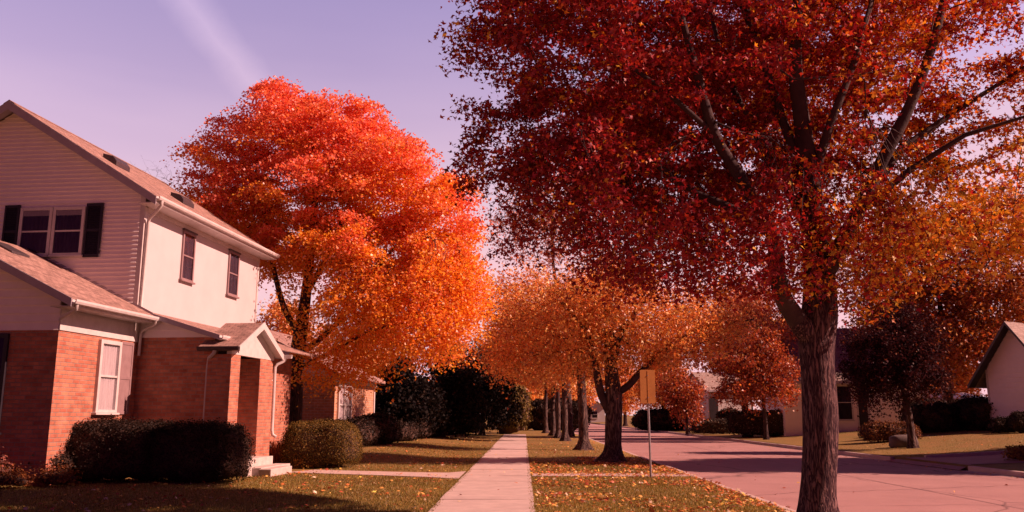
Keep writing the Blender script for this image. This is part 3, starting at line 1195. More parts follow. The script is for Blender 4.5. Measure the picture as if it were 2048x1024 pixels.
shutter(H, 'x', 0.002, -0.66, -0.06, 1.62, 3.53, 'shutter_mauve', False)
win(H, 'y', -3.302, -3.9, -1.22, 1.2, 3.50, trim='shutter_dark', curt='interior_dark', fw=0.10, dep=0.06)

# ---- one-storey extension with shed roof
ex = MB()
ex.box(0.001, 2.2, 0.25, 0.49, -0.05, 3.70)
ex.box(0.001, 1.50, 0.492, 8.1, -0.05, 3.62)
ex.build('extension_wall', 'brick', H)
sg = MB()
srf = lambda x: 4.48 - 0.305 * x
lap_wall(sg, lambda z: 0.002, lambda z: max(0.002, min(2.21, (4.48 - 0.10 - z) / 0.305)), 3.704, 4.37, 0.24, 0.2)
sg.prism([(0.003, 0.242, 3.702), (2.19, 0.242, 3.702), (2.19, 0.242, srf(2.19) - 0.10), (0.003, 0.242, srf(0) - 0.10)], (0, 0.2, 0))
sg.build('shed_siding', 'siding', H)
rf = MB()
rf.prism([(0.002, 0.02, srf(0) - 0.08), (2.42, 0.02, srf(2.42) - 0.08), (2.42, 0.02, srf(2.42)), (0.002, 0.02, srf(0))], (0, 8.2, 0))
rf.build('shed_roof', 'shingles', H)
rk = MB()
rk.prism([(0.03, -0.012, srf(0) + 0.006), (2.44, -0.012, srf(2.44) + 0.006), (2.44, -0.012, srf(2.44) - 0.13), (0.03, -0.012, srf(0.0) - 0.13)], (0, 0.03, 0))
rk.build('rake_board', 'grey_trim', H)
gutter_y(H, 2.425, srf(2.42) - 0.13, -0.02, 0.7)

MB.off = (0.2, -0.48, 0.0)
# ---- porch
GX0, GX1 = 1.95, 2.62
pw = MB()
pw.box(GX0 + 0.012, GX1, 0.45, 1.05, -0.05, 3.22)
pw.build('porch_column', 'brick', H, bevel=0.006)
pw = MB()
pw.box(2.0, GX1, 2.45, 3.42, -0.05, 3.22)
pw.build('porch_column', 'brick', H, bevel=0.006)
pw = MB()
pw.box(1.302, 1.42, 1.05, 3.4, 0.45, 2.62)
pw.box(1.302, 2.55, 3.45, 3.65, 0.0, 2.62)
pw.build('porch_back_wall', 'brick', H)
pc = MB()
pc.box(1.302, 1.47, 1.05, 3.4, 2.622, 2.66)
pc.box(1.475, 2.55, 3.42, 3.65, 2.622, 2.66)
pc.build('ledge', 'white_trim', H)
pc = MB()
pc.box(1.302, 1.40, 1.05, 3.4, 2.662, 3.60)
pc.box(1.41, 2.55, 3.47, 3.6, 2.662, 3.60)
pc.build('dark_recess_panel', 'interior_dark', H)  # solid panel, coloured dark to stand in for the shaded recess
pf = MB()
pf.box(1.302, 2.60, 1.052, 3.448, -0.05, 0.45)
pf.build('porch_floor', 'step_concrete', H)
PRY, PRZ, PS = 1.95, 4.22, 0.50
pr_ = lambda y: PRZ - PS * abs(y - PRY)
rf = MB()
for sgn in (1, -1):
    ye = PRY + sgn * 1.62
    rf.prism([(1.72, PRY, PRZ - 0.08), (1.72, ye, pr_(ye) - 0.08), (1.72, ye, pr_(ye)), (1.72, PRY, PRZ)], (1.14, 0, 0))
pro = rf.build('porch_roof', 'shingles', H)
gb = MB()
gb.prism([(2.50, 0.42, 3.222), (2.50, 3.46, 3.222), (2.50, 3.46, pr_(3.46) - 0.10), (2.50, PRY, PRZ - 0.10), (2.50, 0.42, pr_(0.42) - 0.10)], (0.135, 0, 0))
gb.build('porch_gable', 'white_trim', H)
rk = MB()
for sgn in (1, -1):
    ye = PRY + sgn * 1.64
    rk.prism([(2.86, PRY, PRZ + 0.01), (2.86, ye, pr_(ye) + 0.01), (2.86, ye, pr_(ye) - 0.17), (2.86, PRY, PRZ - 0.19)], (0.03, 0, 0))
rk.build('rake_board', 'white_trim', H)
rs = MB()
for sgn in (1, -1):
    ye = PRY + sgn * 1.60
    rs.prism([(2.64, PRY, PRZ - 0.105), (2.64, ye, pr_(ye) - 0.105), (2.64, ye, pr_(ye) - 0.085), (2.64, PRY, PRZ - 0.085)], (0.215, 0, 0))
rs.build('rake_soffit', 'white_trim', H)
gutter_x(H, 0.325, pr_(0.33) - 0.12, 1.74, 2.90, 'dark_metal', -1)
gutter_x(H, 3.575, pr_(3.57) - 0.12, 1.74, 3.12, 'white_trim', 1)
ds = MB()
ds.tube([(2.22, 0.27, 3.32), (2.20, 0.30, 3.24), (2.0, 0.44, 3.12), (1.91, 0.62, 3.02), (1.88, 0.655, 2.9), (1.88, 0.655, 0.1)], 0.05, 8)
ds.build('downspout', 'grey_trim', H)
ds = MB()
ds.tube([(2.95, 3.63, 3.32), (2.90, 3.60, 3.22), (2.72, 3.52, 3.12), (2.67, 3.48, 3.03), (2.67, 3.48, 1.15), (2.69, 3.50, 1.02), (2.80, 3.5, 0.95)], 0.048, 8)
ds.build('downspout', 'white_trim', H)
st = MB()
st.box(2.605, 3.05, 0.75, 2.7, -0.05, 0.44)
st.box(3.052, 3.50, 0.75, 2.9, -0.05, 0.22)
so_ = st.build('steps', 'step_concrete', H, bevel=0.015)
ck = MB()
ck.box(2.64, 3.25, 0.45, 0.745, -0.05, 0.47)
ck.box(3.505, 3.85, 0.55, 2.1, -0.05, 0.20)
ck.build('cheek_block', 'step_concrete', so_, bevel=0.02)
MB.off = (0.0, 0.0, 0.0)


# ------------------------------------------------------------------ other houses
def simple_house(loc, rz, w, d, h, rise, label, wall, roofm, over=0.4, ridge='x', wins=(), doors=(), lap=False, name='house', chimney=None, opening=None):
    """local frame: front wall at y=0 facing -y, x 0..w, depth d. ridge 'x': eave over the front; ridge 'y': gable in front"""
    h_ = empty(name, loc, rz, label, 'house')
    mw = MB()
    if ridge == 'y':
        mw.prism([(0, 0, -0.3), (w, 0, -0.3), (w, 0, h), (w / 2, 0, h + rise), (0, 0, h)], (0, d, 0))
    else:
        mw.prism([(0, 0, -0.3), (0, d, -0.3), (0, d, h), (0, d / 2, h + rise), (0, 0, h)], (w, 0, 0))
    mw.build('wall', wall, h_)
    if lap:
        lw_ = MB()
        sl_ = rise / (w / 2)
        lap_wall(lw_, lambda z: max(0.1, (z - h) / sl_), lambda z: min(w - 0.1, w - (z - h) / sl_), 0.0, h + rise - 0.1, -0.002, 0.27, 0.06)
        lw_.build('siding', 'siding', h_)
        cb_ = MB()
        cb_.box(-0.03, 0.10, -0.04, 0.0, -0.2, h)
        cb_.build('corner_board', 'white_trim', h_)
    rf_ = MB()
    if ridge == 'y':
        s_ = rise / (w / 2)
        for sg_ in (1, -1):
            xe_ = w / 2 + sg_ * (w / 2 + over)
            zr = h + rise + 0.16
            ze = zr - s_ * (w / 2 + over)
            rf_.prism([(w / 2, -over, zr - 0.12), (xe_, -over, ze - 0.12), (xe_, -over, ze), (w / 2, -over, zr)], (0, d + 2 * over, 0))
    else:
        s_ = rise / (d / 2)
        for sg_ in (1, -1):
            ye_ = d / 2 + sg_ * (d / 2 + over)
            zr = h + rise + 0.16
            ze = zr - s_ * (d / 2 + over)
            rf_.prism([(-over, d / 2, zr - 0.12), (-over, ye_, ze - 0.12), (-over, ye_, ze), (-over, d / 2, zr)], (w + 2 * over, 0, 0))
    r_ = rf_.build('roof', roofm, h_)
    if lap:
        sf_ = MB()
        for sg_ in (1, -1):
            xa_, xb_ = w / 2 + sg_ * 0.02, w / 2 + sg_ * (w / 2 + over - 0.02)
            za_, zb_ = h + rise + 0.03, h + rise + 0.03 - s_ * (w / 2 + over - 0.04)
            sf_.prism([(xa_, -over, za_ - 0.025), (xb_, -over, zb_ - 0.025), (xb_, -over, zb_ - 0.004), (xa_, -over, za_ - 0.004)], (0, over - 0.05, 0))
        sf_.build('soffit', 'shutter_dark', h_)
    fa_ = MB()
    if ridge == 'y':
        for sg_ in (1, -1):
            xe_ = w / 2 + sg_ * (w / 2 + over)
            zr = h + rise + 0.165
            ze = zr - s_ * (w / 2 + over)
            fa_.prism([(w / 2, -over - 0.035, zr), (xe_, -over - 0.035, ze), (xe_, -over - 0.035, ze - 0.2), (w / 2, -over - 0.035, zr - 0.2)], (0, 0.03, 0))
    else:
        ze = h + rise + 0.16 - s_ * (d / 2 + over)
        fa_.box(-over, w + over, -over - 0.035, -over - 0.004, ze - 0.2, ze - 0.01)
    fa_.build('fascia', 'dark_metal' if ridge == 'y' else 'grey_trim', h_)
    for a, b, c, e in wins:
        win(h_, 'y', -0.003, a, b, c, e, fw=0.1, dep=0.08, curt='dark_curtain')
    for a, b, e in doors:
        do_ = MB()
        do_.box(a, b, -0.05, -0.003, 0.0, e)
        for q in (0.15, 0.55):
            do_.box(a + 0.14, b - 0.14, -0.065, -0.052, e * q, e * (q + 0.32))
        dd_ = do_.build('door', 'shutter_dark', h_)
        kn = MB()
        kn.tube([(b - 0.1, -0.1, e * 0.48), (b - 0.1, -0.05, e * 0.48)], 0.03, 8)
        kn.build('handle', 'galvanised', dd_)
        fr_ = MB()
        fr_.box(a - 0.1, a - 0.003, -0.06, -0.003, 0, e + 0.1)
        fr_.box(b + 0.003, b + 0.1, -0.06, -0.003, 0, e + 0.1)
        fr_.box(a - 0.003, b + 0.003, -0.06, -0.003, e + 0.003, e + 0.1)
        fr_.build('door_frame', 'white_trim', h_)
    if opening:
        a, b, e = opening
        op = MB()
        op.box(a, b, -0.05, -0.003, 0, e)
        op.build('dark_bay', 'interior_dark', h_)  # flat slab painted dark as the shaded inside of the open bay
    return h_


# brick neighbour behind the orange maple
p = at(668, 830, 38)
h2 = empty('house', (p[0], p[1], 0), A5, 'brick house behind the orange maple, with a sunlit white-framed corner window', 'house')
b_ = MB()
b_.box(-8.5, 0, 0, 6.6, -0.1, 3.3)
b_.build('brick_wall', 'brick_far', h2)
b_ = MB()
b_.prism([(-8.48, 0.02, 3.302), (-0.02, 0.02, 3.302), (-4.25, 0.02, 5.4)], (0, 6.5, 0))
b_.build('gable_wall', 'siding', h2)
b_ = MB()
for sg_ in (1, -1):
    xe_ = -4.25 + sg_ * 4.75
    b_.prism([(-4.25, -0.4, 5.55), (xe_, -0.4, 3.2), (xe_, -0.4, 3.32), (-4.25, -0.4, 5.67)], (0, 7.4, 0))
b_.build('roof', 'shingles', h2)
b_ = MB()
b_.box(0.0, 0.05, 6.5, 6.68, -0.1, 3.2)
b_.box(0.0, 0.03, 0.0, 6.495, 3.05, 3.2)
b_.build('corner_trim', 'white_trim', h2)
win(h2, 'x', 0.0, 0.35, 1.35, 1.1, 3.0, fw=0.12, dep=0.1)
win(h2, 'x', 0.0, 1.42, 2.4, 1.1, 3.0, fw=0.12, dep=0.1)
win(h2, 'y', 0.0, -5.5, -4.0, 1.0, 2.6, fw=0.12, dep=0.08, curt='dark_curtain')

# across the road
p = at(1972, 740, 50)
q = at(2010, 650, 48.6)
z0 = hz(p[0], p[1]) - 0.02
simple_house((p[0], p[1], z0), R(-58), 3.5, 9.0, p[2] - z0, q[2] - p[2], 'narrow white clapboard house with a steep gable and dark soffit, across the road', 'white_wall', 'shingles_pale', over=0.75, ridge='y', lap=True)
p = at(1570, 830, 60)
z0 = 0.45
simple_house((p[0], p[1], z0), R(-4), 9.5, 8.0, 3.75, 3.6, 'pale low house across the road with a dark door, behind the long street hedge', 'siding', 'shingles_pale', ridge='x',
             wins=((3.5, 4.6, 0.8, 3.2),), doors=((4.95, 5.55, 2.9),), over=0.5)
p = at(1418, 830, 85)
simple_house((p[0], p[1], 0.15), R(14), 4.6, 6.0, 3.9, 1.7, 'white garage with a dark open bay far down the road, beside the red street tree', 'white_wall', 'shingles_pale', ridge='x', opening=(0.1, 1.0, 3.2), name='garage', over=0.3)
p = at(1852, 830, 74)
simple_house((p[0], p[1], 0.6), R(10), 5.5, 5.0, 2.3, 0.5, 'low white shed behind the dark bushes across the road', 'white_wall', 'white_trim', ridge='x', name='shed', over=0.25)
simple_house((9.0, 190, -0.1), R(6), 9.0, 7.0, 3.6, 2.2, 'small white house at the far end of the street', 'white_wall', 'shingles_pale', ridge='y', wins=((1.2, 2.6, 1, 2.6), (6, 7.4, 1, 2.6)))


# ------------------------------------------------------------------ hedges and bushes
def bush(name, label, loc, size, rz, pal, wts, leaf=0.045, dens=900, cat='hedge', seed=1, power=4.0, lump=0.10, group=None, up=0.1, core='soil', jitter=0.05, lmat='shrub_leaves', shape=LEAF_KITE):
    """clipped or rounded shrub: a dense twiggy core wrapped in separate leaf faces"""
    g = np.random.default_rng(seed)
    sx, sy, sz = np.array(size) / 2.0
    area = 8 * (sx * sy * 0.5 + sx * sz + sy * sz)
    n = int(area * dens)

    def surf(c):
        c = c / np.power(np.sum(np.abs(c) ** power, axis=1, keepdims=True), 1 / power)
        gr = np.sign(c) * np.abs(c) ** (power - 1) / np.array([sx, sy, sz])
        gr /= np.linalg.norm(gr, axis=1, keepdims=True)
        p = c * np.array([sx, sy, sz])
        d = np.array([noise.noise(Vector((q[0] * 1.7 + seed * 3.1, q[1] * 1.7, q[2] * 1.7))) + 0.5 * noise.noise(Vector((q[0] * 5 + seed, q[1] * 5, q[2] * 5))) for q in p])
        p = p + gr * (d * lump)[:, None]
        p[:, 2] += sz
        return p, gr
    nn_ = 14
    vs, fs = [], []
    for ax in range(3):
        for sgn in (-1, 1):
            b0 = len(vs)
            for i in range(nn_ + 1):
                for j in range(nn_ + 1):
                    c = [0, 0, 0]
                    c[ax] = sgn
                    c[(ax + 1) % 3] = -1 + 2 * i / nn_
                    c[(ax + 2) % 3] = -1 + 2 * j / nn_
                    vs.append(c)
            for i in range(nn_):
                for j in range(nn_):
                    a = b0 + i * (nn_ + 1) + j
                    f = (a, a + nn_ + 1, a + nn_ + 2, a + 1)
                    fs.append(f if sgn > 0 else f[::-1])
    core_v, gr0 = surf(np.array(vs, float))
    core_v -= gr0 * min(0.07, sx * 0.2)
    core_v[:, 2] = np.maximum(core_v[:, 2], -0.02)
    c = g.uniform(-1, 1, (n, 3))
    ax = g.choice(3, n, p=np.array([sy * sz, sx * sz, sx * sy * 0.8]) / (sy * sz + sx * sz + sx * sy * 0.8))
    sg = np.where(g.random(n) < 0.5, -1.0, 1.0)
    sg = np.where(ax == 2, 1.0, sg)
    c[np.arange(n), ax] = sg
    p, gr = surf(c)
    p += gr * g.normal(0.0, jitter, (n, 1)) + g.normal(0, 0.01, (n, 3))
    p[:, 2] = np.maximum(p[:, 2], 0.01)
    x, d, nr = frames(n, up, g)
    nr = nr * 0.8 + gr
    nr /= np.linalg.norm(nr, axis=1, keepdims=True)
    d = d - nr * np.sum(d * nr, axis=1, keepdims=True)
    d /= np.linalg.norm(d, axis=1, keepdims=True)
    x = np.cross(d, nr)
    co, lf, lt, k = scatter(p, leaf * g.uniform(0.6, 1.4, n), shape, x, d, nr)
    tint = np.repeat(mixcol(n, pal, wts, g), k, axis=0)
    nc = len(core_v)
    co = np.concatenate([core_v, co])
    tint = np.concatenate([np.full((nc, 3), 0.02), tint])
    fs = np.array(fs)
    loops = np.concatenate([fs.ravel(), lf + nc])
    ltot = np.concatenate([np.full(len(fs), 4, np.int32), lt])
    mi = np.concatenate([np.zeros(len(fs), int), np.ones(len(lt), int)])
    o = np_mesh(name, co, loops, ltot, core, tint, mat_idx=mi, extra=[lmat])
    o.location = tuple(float(q) for q in loc)
    o.rotation_euler = (0, 0, rz)
    return tag(o, label, cat, group)


DARK = [(0.022, 0.016, 0.014), (0.036, 0.022, 0.018), (0.06, 0.034, 0.024)]
OLIVE = [(0.16, 0.11, 0.03), (0.24, 0.14, 0.04), (0.08, 0.06, 0.022)]
RUST = [(0.24, 0.09, 0.035), (0.33, 0.12, 0.04), (0.14, 0.05, 0.03)]
bush('hedge', 'dark clipped hedge under the sunlit window of the brick wing', (-9.9, 21.35, 0), (2.7, 1.6, 1.42), R(-6), DARK, (5, 3, 2), seed=3, lump=0.16, leaf=0.038, dens=1400)
bush('hedge', 'dark clipped hedge ending just before the concrete porch steps', (-7.95, 21.15, 0), (2.35, 1.5, 1.36), R(-6), DARK, (5, 3, 2), seed=4, lump=0.15, leaf=0.038, dens=1400)
bush('bush', 'rounded clipped bush with olive leaf tips, at the end of the front walk', (-6.3, 27.1, 0), (2.35, 1.8, 1.36), R(-6), OLIVE, (4, 3, 4), seed=5, cat='bush', power=3.2, lump=0.10, leaf=0.034, dens=1900)
bush('bush', 'low loose bush against the foot of the brick corner', (-11.35, 20.6, 0), (1.5, 1.1, 0.85), 0, DARK, (4, 3, 3), seed=6, cat='bush', power=2.3, lump=0.22, leaf=0.06, jitter=0.1, dens=500)
bush('bush', 'rusty little shrub by the dark window of the brick wing', (-12.4, 19.9, 0), (1.4, 0.9, 0.6), 0, [(0.25, 0.08, 0.06), (0.13, 0.05, 0.04)], (2, 3), seed=7, cat='bush', power=2.2, lump=0.2, leaf=0.06, jitter=0.12, dens=450)
for i, (x, y, w_, h_) in enumerate(((-10.6, 19.75, 0.9, 0.35), (-11.5, 19.3, 1.1, 0.32))):
    bush('bush', ('low russet plant in front of the dark clipped hedge', 'low russet plant below the loose bush at the brick corner')[i], (x, y, 0), (w_, 0.6, h_), 0, RUST, (3, 2, 2), seed=70 + i, cat='plant', power=2.2, lump=0.12, leaf=0.05, jitter=0.08, dens=700, up=0.6)
p = gp(610, 938)
bush('bush', 'small golden bush between the porch steps and the rounded bush', (p[0], p[1] + 0.35, 0), (0.85, 0.7, 0.36), 0, [(0.40, 0.22, 0.05), (0.28, 0.13, 0.04)], (3, 2), seed=8, cat='bush', power=2.2, lump=0.1, leaf=0.05, dens=1000, jitter=0.05, up=0.6)


def grass_clump(name, label, loc, n, h, spread, pal, seed):
    g = np.random.default_rng(seed)
    a = g.uniform(0, 2 * math.pi, n)
    r = spread * 0.35 * np.sqrt(g.random(n))
    pos = np.stack([r * np.cos(a), r * np.sin(a), np.zeros(n)], 1)
    d = np.stack([np.cos(a) * g.uniform(0.1, 0.55, n), np.sin(a) * g.uniform(0.1, 0.55, n), np.ones(n)], 1)
    d /= np.linalg.norm(d, axis=1, keepdims=True)
    x = np.cross(d, g.normal(size=(n, 3)))
    x /= np.linalg.norm(x, axis=1, keepdims=True)
    z = np.cross(x, d)
    shp = (np.array([(-.02, 0, 0), (.02, 0, 0), (.022, .6, .05), (-.022, .6, .05), (0.03, .85, .14), (0, 1, .22), (-.03, .85, .14)]), np.array([(0, 1, 2, 3), (3, 2, 4, 6)]))
    co, fs, lt, k = scatter(pos, h * g.uniform(0.55, 1.1, n), shp, x, d, z)
    o = np_mesh(name, co, fs, lt, 'grass_blades', np.repeat(mixcol(n, pal, (1,) * len(pal), g), k, axis=0))
    o.location = tuple(float(q) for q in loc)
    return tag(o, label, 'plant')


p = gp(562, 933)
grass_clump('ornamental_grass', 'tuft of reddish ornamental grass beside the porch steps', (p[0] - 0.1, p[1] + 0.5, 0), 620, 0.85, 1.3, [(0.36, 0.14, 0.09), (0.45, 0.2, 0.12), (0.25, 0.09, 0.06)], 11)
# hedge row on the left lawn, running away from the viewer
nb = 7
for i in range(nb):
    s = i / (nb - 1)
    x = -6.9 + 2.1 * s
    y = 37 + 31 * s ** 1.1
    bush('bush', 'dark bush in the unbroken row along the far lawn, past the rounded bush', (x - 0.9, y + 1.2, hz(x, y) - 0.05), (2.4, 4.6, 1.15 + 0.25 * math.sin(i * 2.2)), R(-4), DARK, (6, 3, 1), leaf=0.09, dens=230, seed=20 + i, power=3, lump=0.2,
         group='dark bushes along the far lawn')
bush('bush', 'small round bush at the far corner of the lawn, next to the sidewalk', (-4.2, 69, 0.15), (2.2, 2.0, 1.4), 0, OLIVE, (3, 3, 4), leaf=0.09, dens=260, seed=31, cat='bush', power=2.4)
bush('bush', 'large olive shrub closing the far end of the sidewalk', (-1.3, 74.5, 0), (3.6, 3.0, 4.2), 0, [(0.16, 0.12, 0.04), (0.22, 0.14, 0.05), (0.10, 0.07, 0.03)], (3, 2, 3), leaf=0.16, dens=130, seed=32, cat='bush', power=2.2, lump=0.4, jitter=0.15)
# across the road
bush('hedge', 'long clipped street hedge across the road, in front of the pale low house', (18.2, 61.5, 0.12), (7.4, 1.6, 1.75), R(-28), [(0.035, 0.025, 0.025), (0.07, 0.05, 0.04), (0.3, 0.25, 0.2)], (5, 3, 0.8), leaf=0.09, dens=260, seed=41, power=5, lump=0.1)
bush('hedge', 'short clipped street hedge across the road, before the white garage', (15.9, 73.0, 0.06), (3.6, 1.6, 1.15), R(-10), [(0.035, 0.025, 0.025), (0.07, 0.05, 0.04), (0.3, 0.25, 0.2)], (5, 3, 0.8), leaf=0.09, dens=260, seed=42, power=5, lump=0.1)
p = at(1457, 840, 80)
bush('bush', 'round bush in front of the white garage', (p[0], p[1], 0.1), (2.2, 2.0, 2.0), 0, DARK + RUST[:1], (3, 3, 2, 1), leaf=0.12, dens=180, seed=43, cat='bush', power=2.3, lump=0.25)
for i, (u, Y, w_, h_, lab) in enumerate(((1852, 51, 2.6, 1.9, 'dark bush directly right of the plum tree trunk, across the road'), (1905, 52, 3.0, 1.55, 'lower dark bush in the middle of the clump before the white shed'), (1958, 51, 2.4, 2.0, 'tall dark bush next to the white clapboard house'))):
    p = at(u, 830, Y)
    bush('bush', lab, (p[0], p[1], hz(p[0], p[1]) - 0.1), (w_, 2.2, h_), 0, [(0.03, 0.022, 0.022), (0.05, 0.035, 0.028)], (2, 1), leaf=0.10, dens=240, seed=50 + i, cat='bush', power=2.5, lump=0.3, jitter=0.1)
p = at(1778, 850, 46)
bush('bush', 'low wide bush with orange-tipped leaves behind the dark boulder', (p[0], p[1], hz(p[0], p[1]) - 0.05), (3.1, 1.6, 0.95), 0, [(0.30, 0.14, 0.05), (0.18, 0.07, 0.04), (0.08, 0.035, 0.03)], (2, 3, 3), leaf=0.08, dens=420, seed=55, cat='bush', power=2.6, lump=0.15)
for i, (u, Y) in enumerate(((2008, 46.5), (2050, 45))):
    p = at(u, 870, Y)
    bush('bush', ('low dark shrub at the foot of the white clapboard wall', 'taller dark shrub along the white clapboard wall, farther from its corner')[i], (p[0], p[1], hz(p[0], p[1]) - 0.05), (1.6, 1.3, 0.8 + 0.25 * i), 0, DARK, (5, 2, 1), leaf=0.07, dens=420, seed=57 + i, cat='bush', power=2.5, lump=0.15)
p = at(2050, 915, 30)
bush('bush', 'golden low plant near the driveway mouth across the road', (p[0], p[1], hz(p[0], p[1]) - 0.02), (1.3, 0.8, 0.42), 0, [(0.35, 0.2, 0.05), (0.2, 0.09, 0.04)], (2, 2), leaf=0.06, dens=600, seed=60, cat='bush', power=2.2, lump=0.12)
p = at(1290, 840, 92)
bush('bush', 'dark low thicket closing the end of the parkway, past the last street tree', (3.4, 92, -0.05), (7.5, 3, 3.2), 0, DARK, (5, 2, 1), leaf=0.18, dens=100, seed=62, cat='bush', power=2.6, lump=0.4)
bush('bush', 'dark wide shrub far down the road, behind the sign', (10.5 + 4.5, 92, -0.05), (7, 3, 2.2), 0, DARK, (5, 2, 1), leaf=0.16, dens=110, seed=61, cat='bush', power=2.6, lump=0.35)
# boulder by the plum tree
bm = MB()
p = at(1806, 866, 41)
rv, rf_ = [], []
for i in range(9):
    for j in range(16):
        th_, ph_ = math.pi * i / 8, 2 * math.pi * j / 16
        q = Vector((math.sin(th_) * math.cos(ph_), math.sin(th_) * math.sin(ph_), math.cos(th_)))
        q = Vector([math.copysign(abs(c) ** 0.55, c) for c in q])
        q *= 1 + 0.16 * noise.noise(q * 1.3)
        rv.append((q.x * 0.62, q.y * 0.45, q.z * 0.32 + 0.25))
for i in range(8):
    for j in range(16):
        rf_.append((i * 16 + j, (i + 1) * 16 + j, (i + 1) * 16 + (j + 1) % 16, i * 16 + (j + 1) % 16))
bm.raw(rv, rf_, True)
o = bm.build('boulder', 'rock')
o.location = (float(p[0]), float(p[1]), hz(p[0], p[1]))
tag(o, 'dark squat boulder lying beside the plum tree trunk', 'boulder')

# ------------------------------------------------------------------ sign seen from behind
sp = gp(1302, 955)
S = empty('street_sign', (sp[0], sp[1], 0), R(9), 'blank brown back of a narrow sign on a thin post in the parkway', 'sign')
ps = MB()
ps.tube([(0, 0, -0.2), (-0.012, 0.0, 1.2), (-0.03, 0.0, 2.72)], 0.028, 8)
ps.build('post', 'galvanised', S)
sp_ = MB()
zb, zt, hw_, r_c = 1.90, 2.78, 0.205, 0.035
out = []
for cx, cz, a0 in ((hw_ - r_c, zt - r_c, 0), (-hw_ + r_c, zt - r_c, 90), (-hw_ + r_c, zb + r_c, 180), (hw_ - r_c, zb + r_c, 270)):
    for k_ in range(4):
        a = R(a0 + 30 * k_)
        out.append((cx + r_c * math.cos(a) - 0.03, -0.045, cz + r_c * math.sin(a)))
sp_.prism(out, (0, 0.006, 0))
sg_o = sp_.build('panel', 'sign_back', S)
sp_ = MB()
sp_.box(-0.036, -0.024, -0.052, -0.046, zb + 0.03, zt - 0.03)
sp_.build('seam', 'sign_back', sg_o)
sp_ = MB()
for z_ in (zb + 0.15, zt - 0.15):
    sp_.tube([(-0.03, -0.062, z_), (-0.03, -0.046, z_)], 0.014, 8)
    sp_.build('bolt', 'galvanised', sg_o)
    sp_ = MB()

# ------------------------------------------------------------------ trees
gk = np.random.default_rng(5)


def lit_keep(c):
    """thin the big crown where its shade would fall on ground that lies in full sun"""
    k_ = c[2] / SUN[2]
    x, y = c[0] - SUN[0] * k_, c[1] - SUN[1] * k_
    if y > (22.3 if -11 < x < -6.9 else 20.3):
        return False
    if x > 0.2 and y > 15.2:
        return False
    if x > -1.9 and y > 14.3:
        return False
    if y > 15.2 + (-1.9 - x) * 1.02 and x > -6.8:
        return False
    # the sunlit foot of the trunk
    kt = (c[0] - 4.4) / SUN[0]
    if kt > 0.3 and abs(c[1] - SUN[1] * kt - 12.4) < 0.55 and c[2] - SUN[2] * kt < 1.9:
        return False
    # the sunlit side of the brick wing
    kw = (c[0] + 10.75) / SUN[0]
    yw, zw = c[1] - SUN[1] * kw, c[2] - SUN[2] * kw
    if yw > 19.6 and zw > 0.9:
        return False
    return True


def big_cluster(c):
    """open the viewer's side of the crown so that the limbs show"""
    if not lit_keep(c):
        return False
    front = Yb - 0.2 - c[1]
    if front > -0.2 and c[0] > 1.6 and c[2] > 4.2 and gk.random() < 0.88:
        return False
    return True


def col_big(p, r, g):
    n = len(p)
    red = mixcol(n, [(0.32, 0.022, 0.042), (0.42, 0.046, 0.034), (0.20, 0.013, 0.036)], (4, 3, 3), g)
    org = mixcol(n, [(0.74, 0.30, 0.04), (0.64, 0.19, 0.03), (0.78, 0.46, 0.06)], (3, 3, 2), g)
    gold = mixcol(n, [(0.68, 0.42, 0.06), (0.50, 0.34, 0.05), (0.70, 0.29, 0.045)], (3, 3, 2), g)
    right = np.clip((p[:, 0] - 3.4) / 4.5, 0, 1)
    t_ = 0.09 + 0.55 * right + 0.6 * (r - 0.5) * (0.35 + right)  # turning leaves; orange share also paints in sunlit glints towards the sun side
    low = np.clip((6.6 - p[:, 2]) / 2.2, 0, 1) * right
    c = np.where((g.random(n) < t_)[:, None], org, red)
    return np.where((g.random(n) < 1.3 * low)[:, None], gold, c)


